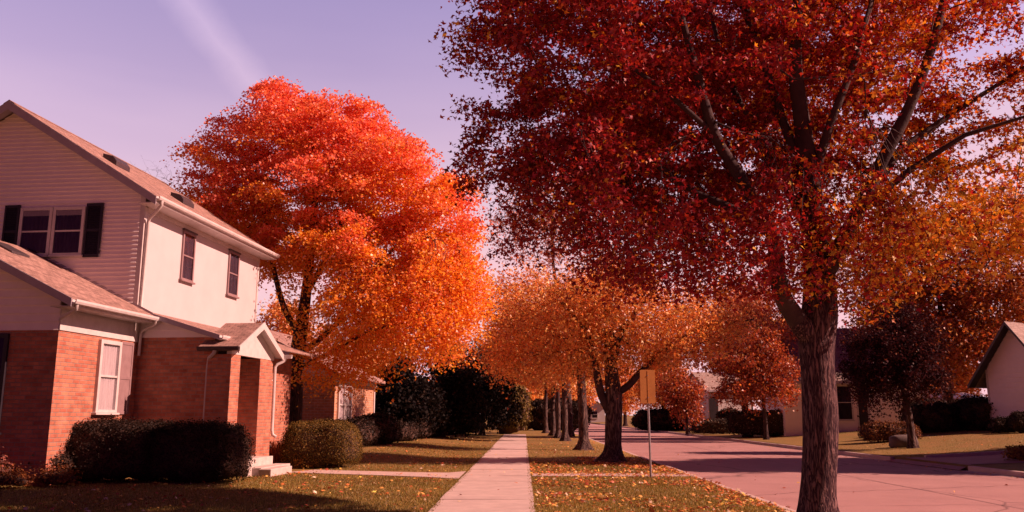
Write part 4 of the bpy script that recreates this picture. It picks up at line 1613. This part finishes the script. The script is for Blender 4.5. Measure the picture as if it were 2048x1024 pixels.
Yb = 12.4
b0 = at(1642, 1040, Yb)
trunk = [(b0[0] - 0.02, Yb, 0.0, 0.275), (b0[0] - 0.03, Yb, 0.35, 0.25)] + [pt(1641, 900, Yb, 0.238), pt(1638, 780, Yb, 0.238), pt(1634, 690, Yb, 0.25), pt(1640, 620, Yb, 0.25), pt(1640, 560, Yb, 0.225), pt(1630, 480, Yb, 0.19), pt(1620, 380, Yb, 0.165), pt(1606, 260, Yb, 0.13), pt(1590, 120, Yb, 0.10), pt(1600, -60, Yb, 0.07), pt(1620, -220, Yb, 0.04)]
limbs = [
    [pt(1634, 700, Yb, 0.2), pt(1596, 640, Yb - 0.15, 0.15), pt(1560, 580, Yb - 0.3, 0.125), pt(1545, 470, Yb - 0.5, 0.105), pt(1490, 370, Yb - 0.6, 0.092), pt(1430, 270, Yb - 0.7, 0.078), pt(1395, 150, Yb - 0.8, 0.06), pt(1360, 20, Yb - 0.8, 0.042), pt(1330, -120, Yb - 0.8, 0.025)],
    [pt(1545, 470, Yb - 0.5, 0.08), pt(1470, 420, Yb - 0.2, 0.066), pt(1390, 385, Yb, 0.056), pt(1300, 320, Yb + 0.2, 0.045), pt(1220, 250, Yb + 0.3, 0.03), pt(1110, 190, Yb + 0.3, 0.016)],
    [pt(1630, 480, Yb, 0.13), pt(1580, 380, Yb + 0.7, 0.09), pt(1510, 280, Yb + 1.2, 0.076), pt(1450, 140, Yb + 1.5, 0.056), pt(1420, 20, Yb + 1.7, 0.036)],
    [pt(1620, 380, Yb, 0.1), pt(1565, 240, Yb + 0.2, 0.07), pt(1520, 100, Yb + 0.3, 0.055), pt(1470, -20, Yb + 0.3, 0.036)],
    [pt(1640, 580, Yb, 0.2), pt(1668, 520, Yb - 0.2, 0.125), pt(1712, 430, Yb - 0.35, 0.108), pt(1765, 320, Yb - 0.5, 0.095), pt(1820, 210, Yb - 0.6, 0.08), pt(1868, 80, Yb - 0.7, 0.062), pt(1900, -60, Yb - 0.7, 0.042)],
    [pt(1712, 430, Yb - 0.35, 0.08), pt(1800, 300, Yb + 0.1, 0.058), pt(1900, 230, Yb + 0.3, 0.046), pt(2010, 160, Yb + 0.4, 0.03), pt(2130, 80, Yb + 0.4, 0.018)],
    [pt(1712, 430, Yb - 0.3, 0.06), pt(1820, 340, Yb - 0.8, 0.045), pt(1930, 270, Yb - 1.0, 0.034), pt(2060, 230, Yb - 1.2, 0.02)],
    [pt(1620, 380, Yb, 0.09), pt(1660, 250, Yb - 0.2, 0.066), pt(1710, 120, Yb - 0.2, 0.05), pt(1750, -20, Yb - 0.2, 0.034)],
    [pt(1430, 270, Yb - 0.7, 0.05), pt(1340, 190, Yb - 0.9, 0.04), pt(1230, 110, Yb - 1.0, 0.027), pt(1100, 60, Yb - 1.0, 0.015)],
]
lobes = [pl(1130, 70, Yb - 0.6, 190, 150, 2.2), pl(1060, 230, Yb - 0.2, 150, 75, 1.3, 1.6), pl(1080, 340, Yb, 160, 65, 1.5, 1.6), pl(1010, 60, Yb - 0.4, 110, 100, 1.2, 1.8), pl(1130, 450, Yb + 0.1, 160, 50, 1.4, 2), pl(1200, 360, Yb, 180, 140, 2.0), pl(1180, 480, Yb + 0.3, 170, 40, 1.4),
         pl(1370, 510, Yb, 240, 100, 2.0, 1.6), pl(1450, 570, Yb - 0.2, 190, 60, 1.5, 1.8), pl(1290, 560, Yb + 0.2, 120, 40, 1.4, 1.5), pl(1420, 200, Yb, 300, 260, 3.2), pl(1700, 180, Yb - 0.3, 300, 280, 3.0), pl(1950, 200, Yb - 0.5, 260, 300, 2.6),
         pl(1860, 500, Yb - 0.3, 220, 110, 2.0, 4), pl(2050, 420, Yb - 0.8, 200, 180, 2.0, 2.0), pl(1260, -120, Yb - 0.8, 300, 160, 2.4), pl(1620, -200, Yb - 0.8, 400, 190, 2.6), pl(1960, -150, Yb - 1, 260, 190, 2.2),
         pl(975, 210, Yb - 0.2, 75, 30, 0.7, 4), pl(985, 355, Yb, 75, 30, 0.7, 4), pl(1060, 500, Yb + 0.1, 80, 25, 0.7, 3), pl(1740, 580, Yb - 0.2, 130, 60, 1.2, 4), pl(1960, 560, Yb - 0.3, 170, 70, 1.5, 4), pl(1400, 440, 16.2, 180, 70, 1.6, 1.6), pl(1560, 400, 16.5, 150, 80, 1.5, 1.6), pl(1250, 380, 16.4, 120, 70, 1.6, 1.4), pl(1650, 330, 17, 140, 80, 1.4, 1.4), pl(1230, 250, 18.9, 130, 70, 1.7, 1.5), pl(1450, 130, 18.9, 150, 80, 1.7, 1.5),
         pl(2230, 150, Yb - 0.4, 200, 280, 2.4), pl(2180, 430, Yb - 0.8, 160, 140, 2.0), pl(1350, 120, Yb + 4.0, 200, 170, 2.2), pl(1600, 60, Yb + 4.2, 200, 200, 2.2), pl(1480, -180, Yb + 3.2, 260, 130, 2.4), pl(1250, 260, Yb + 3.2, 130, 110, 1.8), pl(1800, -60, Yb + 3.5, 180, 160, 2.0), pl(1580, 230, Yb + 4.4, 150, 110, 1.8)]
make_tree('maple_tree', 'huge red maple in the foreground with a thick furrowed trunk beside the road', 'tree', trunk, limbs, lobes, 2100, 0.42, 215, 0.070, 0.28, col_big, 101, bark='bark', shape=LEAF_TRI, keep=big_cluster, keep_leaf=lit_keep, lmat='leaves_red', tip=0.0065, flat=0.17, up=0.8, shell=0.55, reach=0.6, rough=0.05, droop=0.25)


def col_maple(p, r, g):
    n = len(p)
    red = mixcol(n, [(0.88, 0.21, 0.14), (0.90, 0.28, 0.18), (0.80, 0.14, 0.10)], (4, 4, 2), g, 0.10)
    org = mixcol(n, [(0.90, 0.38, 0.045), (0.92, 0.48, 0.06), (0.88, 0.28, 0.04)], (4, 3, 2), g, 0.10)
    c0 = at(660, 520, 34.6)
    h = (p[:, 2] - 3.0) / 10.0
    d = np.linalg.norm((p - c0) / np.array([5.8, 5.0, 6.2]), axis=1)
    t_ = 1.52 - 1.30 * h - 0.40 * (d - 0.5) + 1.0 * (r - 0.5) + g.normal(0, 0.14, n)
    t_ = np.clip((t_ - 0.2) / 0.6, 0, 1)[:, None]
    return red * (1 - t_) + org * t_


Ym = 34.6
gm = np.random.default_rng(6)


def maple_keep(c):
    return not (c[1] < Ym - 1.0 and 3.5 < c[2] < 11 and abs(c[0] + 8.0) < 3.6 and gm.random() < 0.6)


bx_, by_ = at(592, 830, Ym)[0], Ym
trunk = [(bx_ - 0.1, by_, 0.0, 0.36), (bx_ - 0.06, by_, 0.5, 0.31), pt(592, 740, Ym, 0.30), pt(600, 670, Ym, 0.29), pt(612, 590, Ym, 0.22), pt(622, 500, Ym, 0.17), pt(630, 400, Ym, 0.13), pt(625, 300, Ym, 0.08), pt(620, 210, Ym, 0.04)]
limbs = [[pt(596, 700, Ym, 0.2), pt(625, 690, Ym - 0.3, 0.13), pt(680, 640, Ym - 0.8, 0.10), pt(740, 560, Ym - 1.0, 0.07), pt(800, 480, Ym - 1.0, 0.04), pt(850, 400, Ym - 1, 0.02)],
         [pt(600, 670, Ym, 0.2), pt(570, 620, Ym, 0.13), pt(548, 540, Ym, 0.1), pt(530, 440, Ym, 0.07), pt(510, 330, Ym, 0.04)],
         [pt(612, 590, Ym, 0.15), pt(660, 500, Ym + 0.5, 0.11), pt(700, 400, Ym + 0.7, 0.08), pt(735, 300, Ym + 0.8, 0.04)],
         [pt(592, 730, Ym, 0.15), pt(650, 710, Ym - 1.0, 0.085), pt(740, 660, Ym - 2.0, 0.06), pt(840, 640, Ym - 2.4, 0.03)]]
lobes = [pl(590, 270, Ym, 110, 110, 2.6), pl(680, 300, Ym, 130, 110, 2.8), pl(480, 330, Ym, 90, 110, 2.2), pl(760, 360, Ym, 120, 110, 3.0), pl(460, 410, Ym + 0.5, 100, 90, 2.6), pl(680, 430, Ym - 0.8, 180, 130, 3.2), pl(860, 480, Ym - 0.5, 100, 140, 2.6),
         pl(880, 590, Ym - 1, 100, 100, 2.8), pl(770, 600, Ym - 1.5, 160, 110, 3.0), pl(640, 640, Ym - 1.2, 70, 40, 1.4), pl(570, 480, Ym + 0.6, 90, 80, 1.6), pl(520, 520, Ym + 1, 60, 60, 1.4), pl(820, 680, Ym - 1.8, 120, 60, 2.2), pl(660, 730, Ym - 2, 110, 45, 1.6), pl(545, 215, Ym, 60, 60, 1.6), pl(920, 390, Ym, 40, 70, 1.2)]
make_tree('maple_tree', 'broad maple ablaze with orange and red leaves, rising beyond the white house', 'tree', trunk, limbs, lobes, 680, 0.68, 370, 0.11, 0.60, col_maple, 102, keep=maple_keep, bark='bark_dark', lmat='leaves_glow', shape=LEAF_KITE, tip=0.008, flat=0.15, up=0.9, shell=0.45, droop=0.3)


def palette(pal, wts):
    return lambda p, r, g: mixcol(len(p), pal, wts, g, 0.22) * (0.8 + 0.4 * r)[:, None]


TAN = palette([(0.82, 0.40, 0.11), (0.70, 0.25, 0.07), (0.86, 0.55, 0.20), (0.50, 0.15, 0.05)], (4, 3, 2, 2))
# kerb row: nearest
Y1 = 30.0
x1 = at(1225, 830, Y1)[0]
trunk = [(x1 - 0.03, Y1, -0.02, 0.37), (x1, Y1, 0.4, 0.30), pt(1227, 840, Y1, 0.285), pt(1228, 790, Y1, 0.29), pt(1222, 740, Y1, 0.22), pt(1218, 660, Y1, 0.16), pt(1216, 600, Y1, 0.11), pt(1225, 540, Y1, 0.05)]
limbs = [[pt(1225, 830, Y1, 0.2), pt(1203, 790, Y1, 0.14), pt(1190, 730, Y1, 0.115), pt(1170, 660, Y1, 0.09), pt(1120, 600, Y1 + 0.3, 0.05)],
         [pt(1228, 795, Y1, 0.2), pt(1258, 770, Y1, 0.12), pt(1285, 740, Y1 + 0.2, 0.10), pt(1340, 690, Y1 + 0.5, 0.075), pt(1420, 650, Y1 + 0.6, 0.05), pt(1500, 640, Y1 + 0.7, 0.03)],
         [pt(1222, 740, Y1, 0.16), pt(1245, 660, Y1 - 0.2, 0.1), pt(1290, 600, Y1 - 0.3, 0.06)]]
lobes = [pl(1180, 620, Y1, 130, 80, 2.6), pl(1300, 640, Y1, 150, 80, 2.6), pl(1080, 640, Y1 + 0.5, 90, 80, 2.2), pl(1230, 570, Y1, 110, 50, 2.0), pl(1180, 710, Y1 + 0.6, 130, 60, 2.0), pl(1310, 720, Y1 + 0.8, 90, 50, 1.6), pl(1420, 650, Y1 + 0.6, 90, 50, 1.5), pl(1050, 720, Y1 + 1.5, 80, 50, 1.5)]
make_tree('street_tree', 'nearest street tree of the kerb row, forked trunk with tan orange leaves, beside the sign', 'tree', trunk, limbs, lobes, 400, 0.48, 90, 0.10, 0.42, TAN, 103, bark='bark_grey', tip=0.008, flat=0.7, up=0.4, shell=0.6, flare=0.6)
# second of the row
Y2 = 40.5
x2 = at(1167, 830, Y2)[0]
trunk = [(x2, Y2, -0.02, 0.32), (x2, Y2, 0.5, 0.24), pt(1165, 820, Y2, 0.22), pt(1163, 770, Y2, 0.2), pt(1158, 700, Y2, 0.17), pt(1150, 620, Y2, 0.1), pt(1145, 560, Y2, 0.05)]
lobes = [pl(1130, 640, Y2, 120, 80, 2.8), pl(1040, 610, Y2, 80, 80, 2.6), pl(1030, 700, Y2 + 1, 80, 60, 2.6), pl(1120, 730, Y2 + 0.5, 100, 45, 2.4), pl(1210, 620, Y2, 80, 80, 2.4)]
make_tree('street_tree', 'second street tree of the kerb row, plain straight trunk half in sun', 'tree', trunk, [], lobes, 300, 0.6, 95, 0.12, 0.50, TAN, 104, bark='bark_grey', tip=0.009, flat=0.7, up=0.4, shell=0.6, flare=0.6)
# the rest of the row: one built, then copied
Y3 = 54.5
trunk = [(2.62, Y3, -0.02, 0.25), (2.6, Y3, 0.6, 0.185), (2.62, Y3, 2.0, 0.165), (2.55, Y3, 3.6, 0.14), (2.6, Y3, 5.5, 0.12), (2.6, Y3, 7.5, 0.05)]
lobes = [(2.0, Y3, 6.4, 3.2, 2.8, 1.9), (3.4, Y3, 7.0, 2.6, 2.6, 2.2), (1.2, Y3 - 0.5, 4.8, 2.4, 2.2, 1.0), (4.0, Y3, 5.0, 2.0, 2.0, 1.0), (2.6, Y3, 8.2, 2.0, 2.0, 1.4)]
t3 = make_tree('street_tree', 'third street tree of the kerb row, slim grey trunk with a pale sunlit edge', 'tree', trunk, [], lobes, 230, 0.6, 55, 0.19, 0.45, TAN, 105, bark='bark_grey', tip=0.01, flat=0.7, up=0.4, shell=0.6, flare=0.6)
for (x, y, rz, s_, lab) in ((2.45, 61, 1.3, 0.95, 'fourth street tree of the kerb row, just past the slim third trunk'), (2.3, 68, 2.9, 1.05, 'fifth street tree of the kerb row, deep in the shaded tunnel of crowns'), (2.0, 78, 4.1, 1.0, 'last street tree of the kerb row, a dark stem at the end of the parkway')):
    copy_thing(t3, (x, y, -0.02), rz, s_, lab)
# tall thin pale tree over the row
PINKP = palette([(0.72, 0.38, 0.30), (0.66, 0.28, 0.18), (0.75, 0.46, 0.38)], (3, 3, 2))
Yp = 66.0
trunk = [(0.5 + 2.9, Yp, 0, 0.4), (3.3, Yp, 4, 0.33), (3.0, Yp, 9, 0.22), (2.4, Yp, 13, 0.12), (2.2, Yp, 17, 0.05)]
lobes = [pl(1060, 400, Yp, 70, 90, 2.4), pl(1110, 350, Yp, 60, 90, 2.4), pl(1020, 470, Yp, 50, 60, 2.2), pl(1100, 470, Yp, 80, 80, 2.6), pl(1160, 440, Yp, 70, 100, 2.4)]
make_tree('tall_tree', 'tall pale pinkish tree with thinning twigs, showing above the kerb row', 'tree', trunk, [], lobes, 300, 0.6, 26, 0.20, 0.5, PINKP, 106, bark='bark_grey', tip=0.014, flat=0.9, up=0.2, shell=0.5)
# bare tree behind the house
Yt = 46.0
xt = at(330, 830, Yt)[0]
trunk = [(xt, Yt, 0, 0.3), (xt, Yt, 5, 0.22), (xt + 0.2, Yt, 9, 0.12), (xt, Yt, 12, 0.05)]
lobes = [pl(340, 360, Yt, 50, 40, 1.8), pl(295, 345, Yt, 40, 30, 1.5), pl(380, 375, Yt, 35, 35, 1.6), pl(320, 420, Yt, 60, 30, 2)]
make_tree('bare_tree', 'leafless tree whose twigs show above the roof of the white house', 'tree', trunk, [], lobes, 300, 0.28, 0, 0.1, 0.3, TAN, 107, bark='bark_grey', tip=0.015, shell=0.4)

# across the road
PINK = palette([(0.70, 0.30, 0.18), (0.62, 0.20, 0.09), (0.74, 0.40, 0.28), (0.5, 0.13, 0.06)], (3, 3, 2, 1))
Yq = 63.0
xq = 16.2
trunk = [(xq, Yq, 0.05, 0.3), (xq - 0.1, Yq, 2.0, 0.25), (xq, Yq, 4, 0.18), (xq + 0.2, Yq, 7, 0.1), (xq + 0.2, Yq, 10, 0.04)]
lobes = [pl(1400, 660, Yq, 100, 60, 3), pl(1480, 640, Yq, 110, 60, 3), pl(1560, 670, Yq, 70, 60, 2.5), pl(1420, 690, Yq, 80, 30, 2.2), pl(1340, 700, Yq, 70, 40, 2.5), pl(1490, 590, Yq, 90, 40, 2.5)]
make_tree('street_tree', 'pale pink-orange tree arching over the far side of the road, behind the red street tree', 'tree', trunk, [], lobes, 330, 0.65, 50, 0.2, 0.5, PINK, 108, bark='bark_dark', tip=0.012, flat=0.6, up=0.4, shell=0.55)
REDD = palette([(0.50, 0.13, 0.05), (0.36, 0.07, 0.035), (0.62, 0.24, 0.06), (0.22, 0.04, 0.03)], (3, 3, 2, 3))
Yr = 57.0
xr_ = at(1530, 830, Yr)[0]
trunk = [(xr_, Yr, hz(xr_, Yr) - 0.05, 0.17), (xr_, Yr, 1.4, 0.13), (xr_ - 0.05, Yr, 2.6, 0.11), (xr_, Yr, 4.5, 0.07), (xr_, Yr, 6.3, 0.03)]
lobes = [pl(1500, 790, Yr, 70, 35, 2), pl(1470, 730, Yr, 55, 40, 1.8), pl(1540, 740, Yr, 65, 45, 2), pl(1520, 690, Yr, 50, 35, 1.6), pl(1560, 790, Yr, 50, 35, 1.6), pl(1468, 770, Yr, 30, 18, 1.2)]
make_tree('street_tree', 'small bushy red-brown tree on a short dark trunk, in front of the street hedge', 'tree', trunk, [], lobes, 210, 0.45, 62, 0.16, 0.36, REDD, 109, bark='bark_dark', tip=0.01, flat=0.6, up=0.4, shell=0.5)
Ys = 72.0
xs_ = at(1375, 830, Ys)[0]
trunk = [(xs_, Ys, 0.0, 0.18), (xs_ - 0.1, Ys, 1.5, 0.14), (xs_ - 0.1, Ys, 3.5, 0.08), (xs_, Ys, 5, 0.03)]
lobes = [pl(1372, 790, Ys, 38, 35, 2), pl(1380, 830, Ys, 32, 25, 1.6), pl(1345, 770, Ys, 40, 30, 2)]
make_tree('street_tree', 'short dark tree with an orange top, left of the white garage', 'tree', trunk, [], lobes, 120, 0.5, 60, 0.19, 0.42, REDD, 110, bark='bark_dark', tip=0.01, flat=0.6, shell=0.5)
PLUM = palette([(0.05, 0.018, 0.026), (0.075, 0.025, 0.03), (0.035, 0.012, 0.02), (0.26, 0.09, 0.05)], (4, 3, 3, 0.4))
Yu = 40.0
xu = at(1820, 830, Yu)[0]
zu = hz(xu, Yu)
trunk = [(xu, Yu, zu - 0.05, 0.22), (xu - 0.02, Yu, zu + 0.7, 0.17), (xu - 0.05, Yu, zu + 1.5, 0.15), (xu - 0.2, Yu, 3.2, 0.11), (xu - 0.1, Yu, 5.0, 0.06), (xu, Yu, 6.2, 0.03)]
lobes = [pl(1790, 750, Yu, 110, 60, 2.2), pl(1760, 690, Yu, 70, 45, 1.8), pl(1830, 680, Yu, 60, 50, 1.8), pl(1750, 790, Yu, 55, 50, 1.6), pl(1850, 770, Yu, 60, 40, 1.6), pl(1800, 640, Yu, 45, 25, 1.2)]
make_tree('plum_tree', 'dark purple plum tree on the bank across the road, next to the boulder', 'tree', trunk, [], lobes, 330, 0.36, 75, 0.115, 0.30, PLUM, 111, bark='bark_grey', lmat='leaves_dark', tip=0.008, flat=0.6, shell=0.5)
Yv = 62.0
ORB = palette([(0.50, 0.17, 0.05), (0.40, 0.10, 0.03), (0.60, 0.28, 0.08), (0.25, 0.055, 0.03)], (3, 3, 2, 2))
xv_ = at(1900, 830, Yv)[0]
trunk = [(xv_, Yv, 0.6, 0.4), (xv_, Yv, 4, 0.32), (xv_, Yv, 8, 0.2), (xv_, Yv, 12, 0.08)]
lobes = [pl(1880, 680, Yv, 130, 90, 4), pl(1960, 620, Yv, 120, 110, 4), pl(1850, 590, Yv, 120, 100, 4), pl(1930, 740, Yv, 70, 50, 3), pl(1780, 640, Yv, 90, 70, 3), pl(2040, 560, Yv, 110, 120, 4), pl(1850, 480, Yv, 120, 70, 4), pl(1980, 440, Yv, 110, 70, 4), pl(1740, 560, Yv, 80, 60, 3)]
make_tree('maple_tree', 'large orange-brown maple behind the plum tree and the white shed', 'tree', trunk, [], lobes, 620, 0.8, 80, 0.24, 0.70, ORB, 112, bark='bark_dark', tip=0.014, flat=0.6, shell=0.5)
Yw = 34.0
trunk = [(24.5, 28.5, 0.6, 0.32), (24.5, 28.5, 3, 0.27), (24.3, 28.5, 6, 0.22), (24.2, 28.5, 10, 0.14), (24, 28.5, 13.5, 0.05)]
lobes = [(23.5, 29, 7.5, 3.6, 3.6, 2.6), (25, 29, 11, 3.4, 3.6, 3), (24.5, 29, 14.4, 3.2, 3.6, 2.4), (22.9, 29, 4.8, 3.2, 3.4, 2.0), (25.5, 27.5, 6.5, 2.8, 2.5, 2.0), (23.0, 32, 4.5, 3.0, 2.2, 1.8)]
t12 = make_tree('maple_tree', 'round amber maple on the bank by the driveway, its shade crossing the road', 'tree', trunk, [], lobes, 560, 0.6, 100, 0.25, 0.5, ORB, 113, bark='bark_dark', tip=0.012, flat=0.6, shell=0.4)

copy_thing(t12, (29.5, 31.8, 0.6), 2.0, 0.9, 'second amber maple, farther up the bank behind the driveway')

# dark evergreens past the brick neighbour
EVG = palette([(0.014, 0.012, 0.013), (0.022, 0.018, 0.016), (0.04, 0.026, 0.02)], (4, 3, 1))
for (u, Y, h_, w_, sd_, lab) in ((800, 52, 4.9, 2.6, 120, 'dark evergreen tree nearest the brick neighbour house'), (885, 57, 6.2, 3.2, 121, 'taller dark evergreen in the middle of the group over the bush row'), (965, 66, 6.8, 2.8, 122, 'dark evergreen nearest the olive shrub at the end of the sidewalk')):
    b_ = at(u, 830, Y)
    trunk = [(b_[0], Y, 0.1, 0.2), (b_[0], Y, h_ * 0.4, 0.14), (b_[0], Y, h_ * 0.9, 0.04)]
    lobes = [(b_[0], Y, h_ * 0.28, w_, w_, h_ * 0.26), (b_[0] + 0.3, Y, h_ * 0.55, w_ * 0.8, w_ * 0.8, h_ * 0.25), (b_[0] - 0.2, Y, h_ * 0.8, w_ * 0.5, w_ * 0.5, h_ * 0.2)]
    make_tree('evergreen_tree', lab, 'tree', trunk, [], lobes, 200, 0.5, 60, 0.2, 0.42, EVG, sd_, bark='bark_dark', lmat='needles', tip=0.01, flat=0.5, shell=0.4, shape=LEAF_KITE)

# trees closing the view far down the street
trunk = [(0, 0, 0, 0.4), (0, 0, 3, 0.3), (0.2, 0, 7, 0.18), (0, 0, 11, 0.06)]
lobes = [(0, 0, 6, 4.5, 4, 3), (-2, 0, 8, 3, 3, 3), (2.2, 0.4, 8.6, 3, 3, 2.6), (0, 0, 11, 2.6, 2.6, 2), (0.4, 0, 3.5, 3.8, 3.4, 1.3)]
FAR = 'one of the tan and orange trees that close the view far down the street'
far = make_tree('far_tree', FAR, 'tree', trunk, [], lobes, 260, 0.85, 50, 0.32, 0.7, TAN, 130, bark='bark_dark', tip=0.02, flat=0.7, shell=0.5, group='trees far down the street')
spots = [(-16, 92), (0.5, 118), (8, 135), (-8, 100), (-1.5, 96), (4, 112), (17, 105), (24, 92), (31, 100), (38, 88), (47, 95), (-24, 85), (9, 170), (15, 128), (56, 90), (33, 76), (44, 74)]
for i, (x, y) in enumerate(spots):
    s_ = 0.75 + 0.35 * ((i * 37) % 10) / 10
    if i == 0:
        far.location = (x, y, hz(x, y))
    else:
        copy_thing(far, (x, y, hz(x, y)), i * 1.7, s_)

# ------------------------------------------------------------------ turf and fallen leaves
def in_walk(x, y):
    if -1.62 < x < 0.21:
        return True
    if 0.1 < x < 4.5 and 23.15 < y < 24.3:
        return True
    if -6.8 < x < -1.6 and y < 25.85:
        s = (x + 6.75) / 5.13
        lo, hi = 24.6 - 2.4 * s, 25.8 - 0.9 * s
        if lo < y < hi:
            return True
    return False


gq = np.random.default_rng(77)
P_ = []
for (xa, xb, ya, yb, n) in ((-13.5, -9.5, 15.5, 21, 12000), (-9.5, -1.60, 14.2, 24.9, 75000), (0.13, 4.47, 14.2, 30, 60000), (-6.2, -1.6, 24.4, 46, 30000), (0.13, 4.4, 30, 48, 9000), (15, 26, 34, 47, 7000)):
    x = gq.uniform(xa, xb, n)
    y = ya + (yb - ya) * gq.random(n) ** 1.25
    ok = np.array([not in_walk(a, b) for a, b in zip(x, y)])
    P_.append(np.stack([x[ok], y[ok], np.array([hz(a, b) for a, b in zip(x[ok], y[ok])])], 1))
# ragged edges along the sidewalk
for xe, sg_ in ((-1.60, 1), (0.19, -1)):
    n = 5000
    y = 14 + 32 * gq.random(n) ** 1.5
    x = xe + sg_ * (gq.random(n) ** 3 * 0.12 - 0.03)
    P_.append(np.stack([x, y, np.zeros(n)], 1))
P_ = np.concatenate(P_)
n = len(P_)
a = gq.uniform(0, 2 * math.pi, n)
ln = gq.uniform(0.1, 0.9, n)
d = np.stack([np.cos(a) * ln, np.sin(a) * ln, np.ones(n)], 1)
d /= np.linalg.norm(d, axis=1, keepdims=True)
x = np.cross(d, gq.normal(size=(n, 3)))
x /= np.linalg.norm(x, axis=1, keepdims=True)
z = np.cross(x, d)
bl = (np.array([(-.13, 0, 0), (.13, 0, 0), (.09, .6, .08), (0, 1, .25)]), np.array([(0, 1, 2, 3)]))
co, fs, lt, k = scatter(P_, gq.uniform(0.02, 0.055, n), bl, x, d, z)
patch = np.array([noise.noise(Vector((q[0] * 0.45, q[1] * 0.45, 3.0))) for q in P_])
tint = mixcol(n, [(0.25, 0.205, 0.05), (0.34, 0.235, 0.065), (0.18, 0.16, 0.035), (0.48, 0.31, 0.13)], (4, 3, 3, 1), gq, 0.25) * (1 + 0.35 * patch)[:, None]
tag(np_mesh('grass', co, fs, lt, 'grass_blades', np.repeat(np.clip(tint, 0.01, 0.6), k, axis=0)), kind='stuff')

P_ = []
for (xa, xb, ya, yb, n, pw_) in ((-9.5, -1.7, 14.2, 25, 1900, 1), (0.2, 4.45, 14.2, 30, 9000, 1.1), (-6.2, -1.7, 25, 60, 1600, 1.2), (0.2, 4.4, 30, 60, 1100, 1.2), (4.62, 5.0, 14, 40, 900, 1.2), (4.9, 13.8, 14, 45, 90, 1), (-1.6, 0.1, 14.5, 40, 30, 1), (15, 26, 34, 50, 500, 1), (2.0, 4.4, 26, 33, 3000, 1), (3.9, 4.45, 14.2, 40, 900, 1.2), (13.4, 14.1, 20, 50, 160, 1)):
    x = gq.uniform(xa, xb, n)
    y = ya + (yb - ya) * gq.random(n) ** pw_
    dr = np.array([noise.noise(Vector((a * 0.55, b * 0.35, 9.0))) + 0.5 * noise.noise(Vector((a * 1.6, b * 1.1, 4.0))) for a, b in zip(x, y)])
    if n > 200:
        kx = dr > gq.normal(-0.05, 0.16, n)
        x, y = x[kx], y[kx]
        n = len(x)
    zz = np.array([max(hz(a, b), -0.14) for a, b in zip(x, y)])
    zz = np.where((x > 4.47) & (x < 14.2), -0.135, zz)
    P_.append(np.stack([x, y, zz + gq.uniform(0.025, 0.06, n) * np.where((x > 4.6) & (x < 14), 0.2, 1)], 1))
P_ = np.concatenate(P_)
n = len(P_)
nr = gq.normal(0, 0.35, (n, 3)) + np.array([0, 0, 1.0])
nr /= np.linalg.norm(nr, axis=1, keepdims=True)
d = gq.normal(size=(n, 3))
d -= nr * np.sum(d * nr, axis=1, keepdims=True)
d /= np.linalg.norm(d, axis=1, keepdims=True)
x = np.cross(d, nr)
co, fs, lt, k = scatter(P_, (0.03 + 0.08 * gq.random(n) ** 2.6), LEAF_MAPLE, x, d, nr)
tint = mixcol(n, [(0.66, 0.36, 0.10), (0.62, 0.20, 0.06), (0.80, 0.62, 0.45), (0.42, 0.10, 0.05), (0.74, 0.48, 0.10)], (3, 4, 1.2, 4, 2), gq, 0.25)
tag(np_mesh('fallen_leaves', co, fs, lt, 'litter', np.repeat(tint, k, axis=0)), kind='stuff')
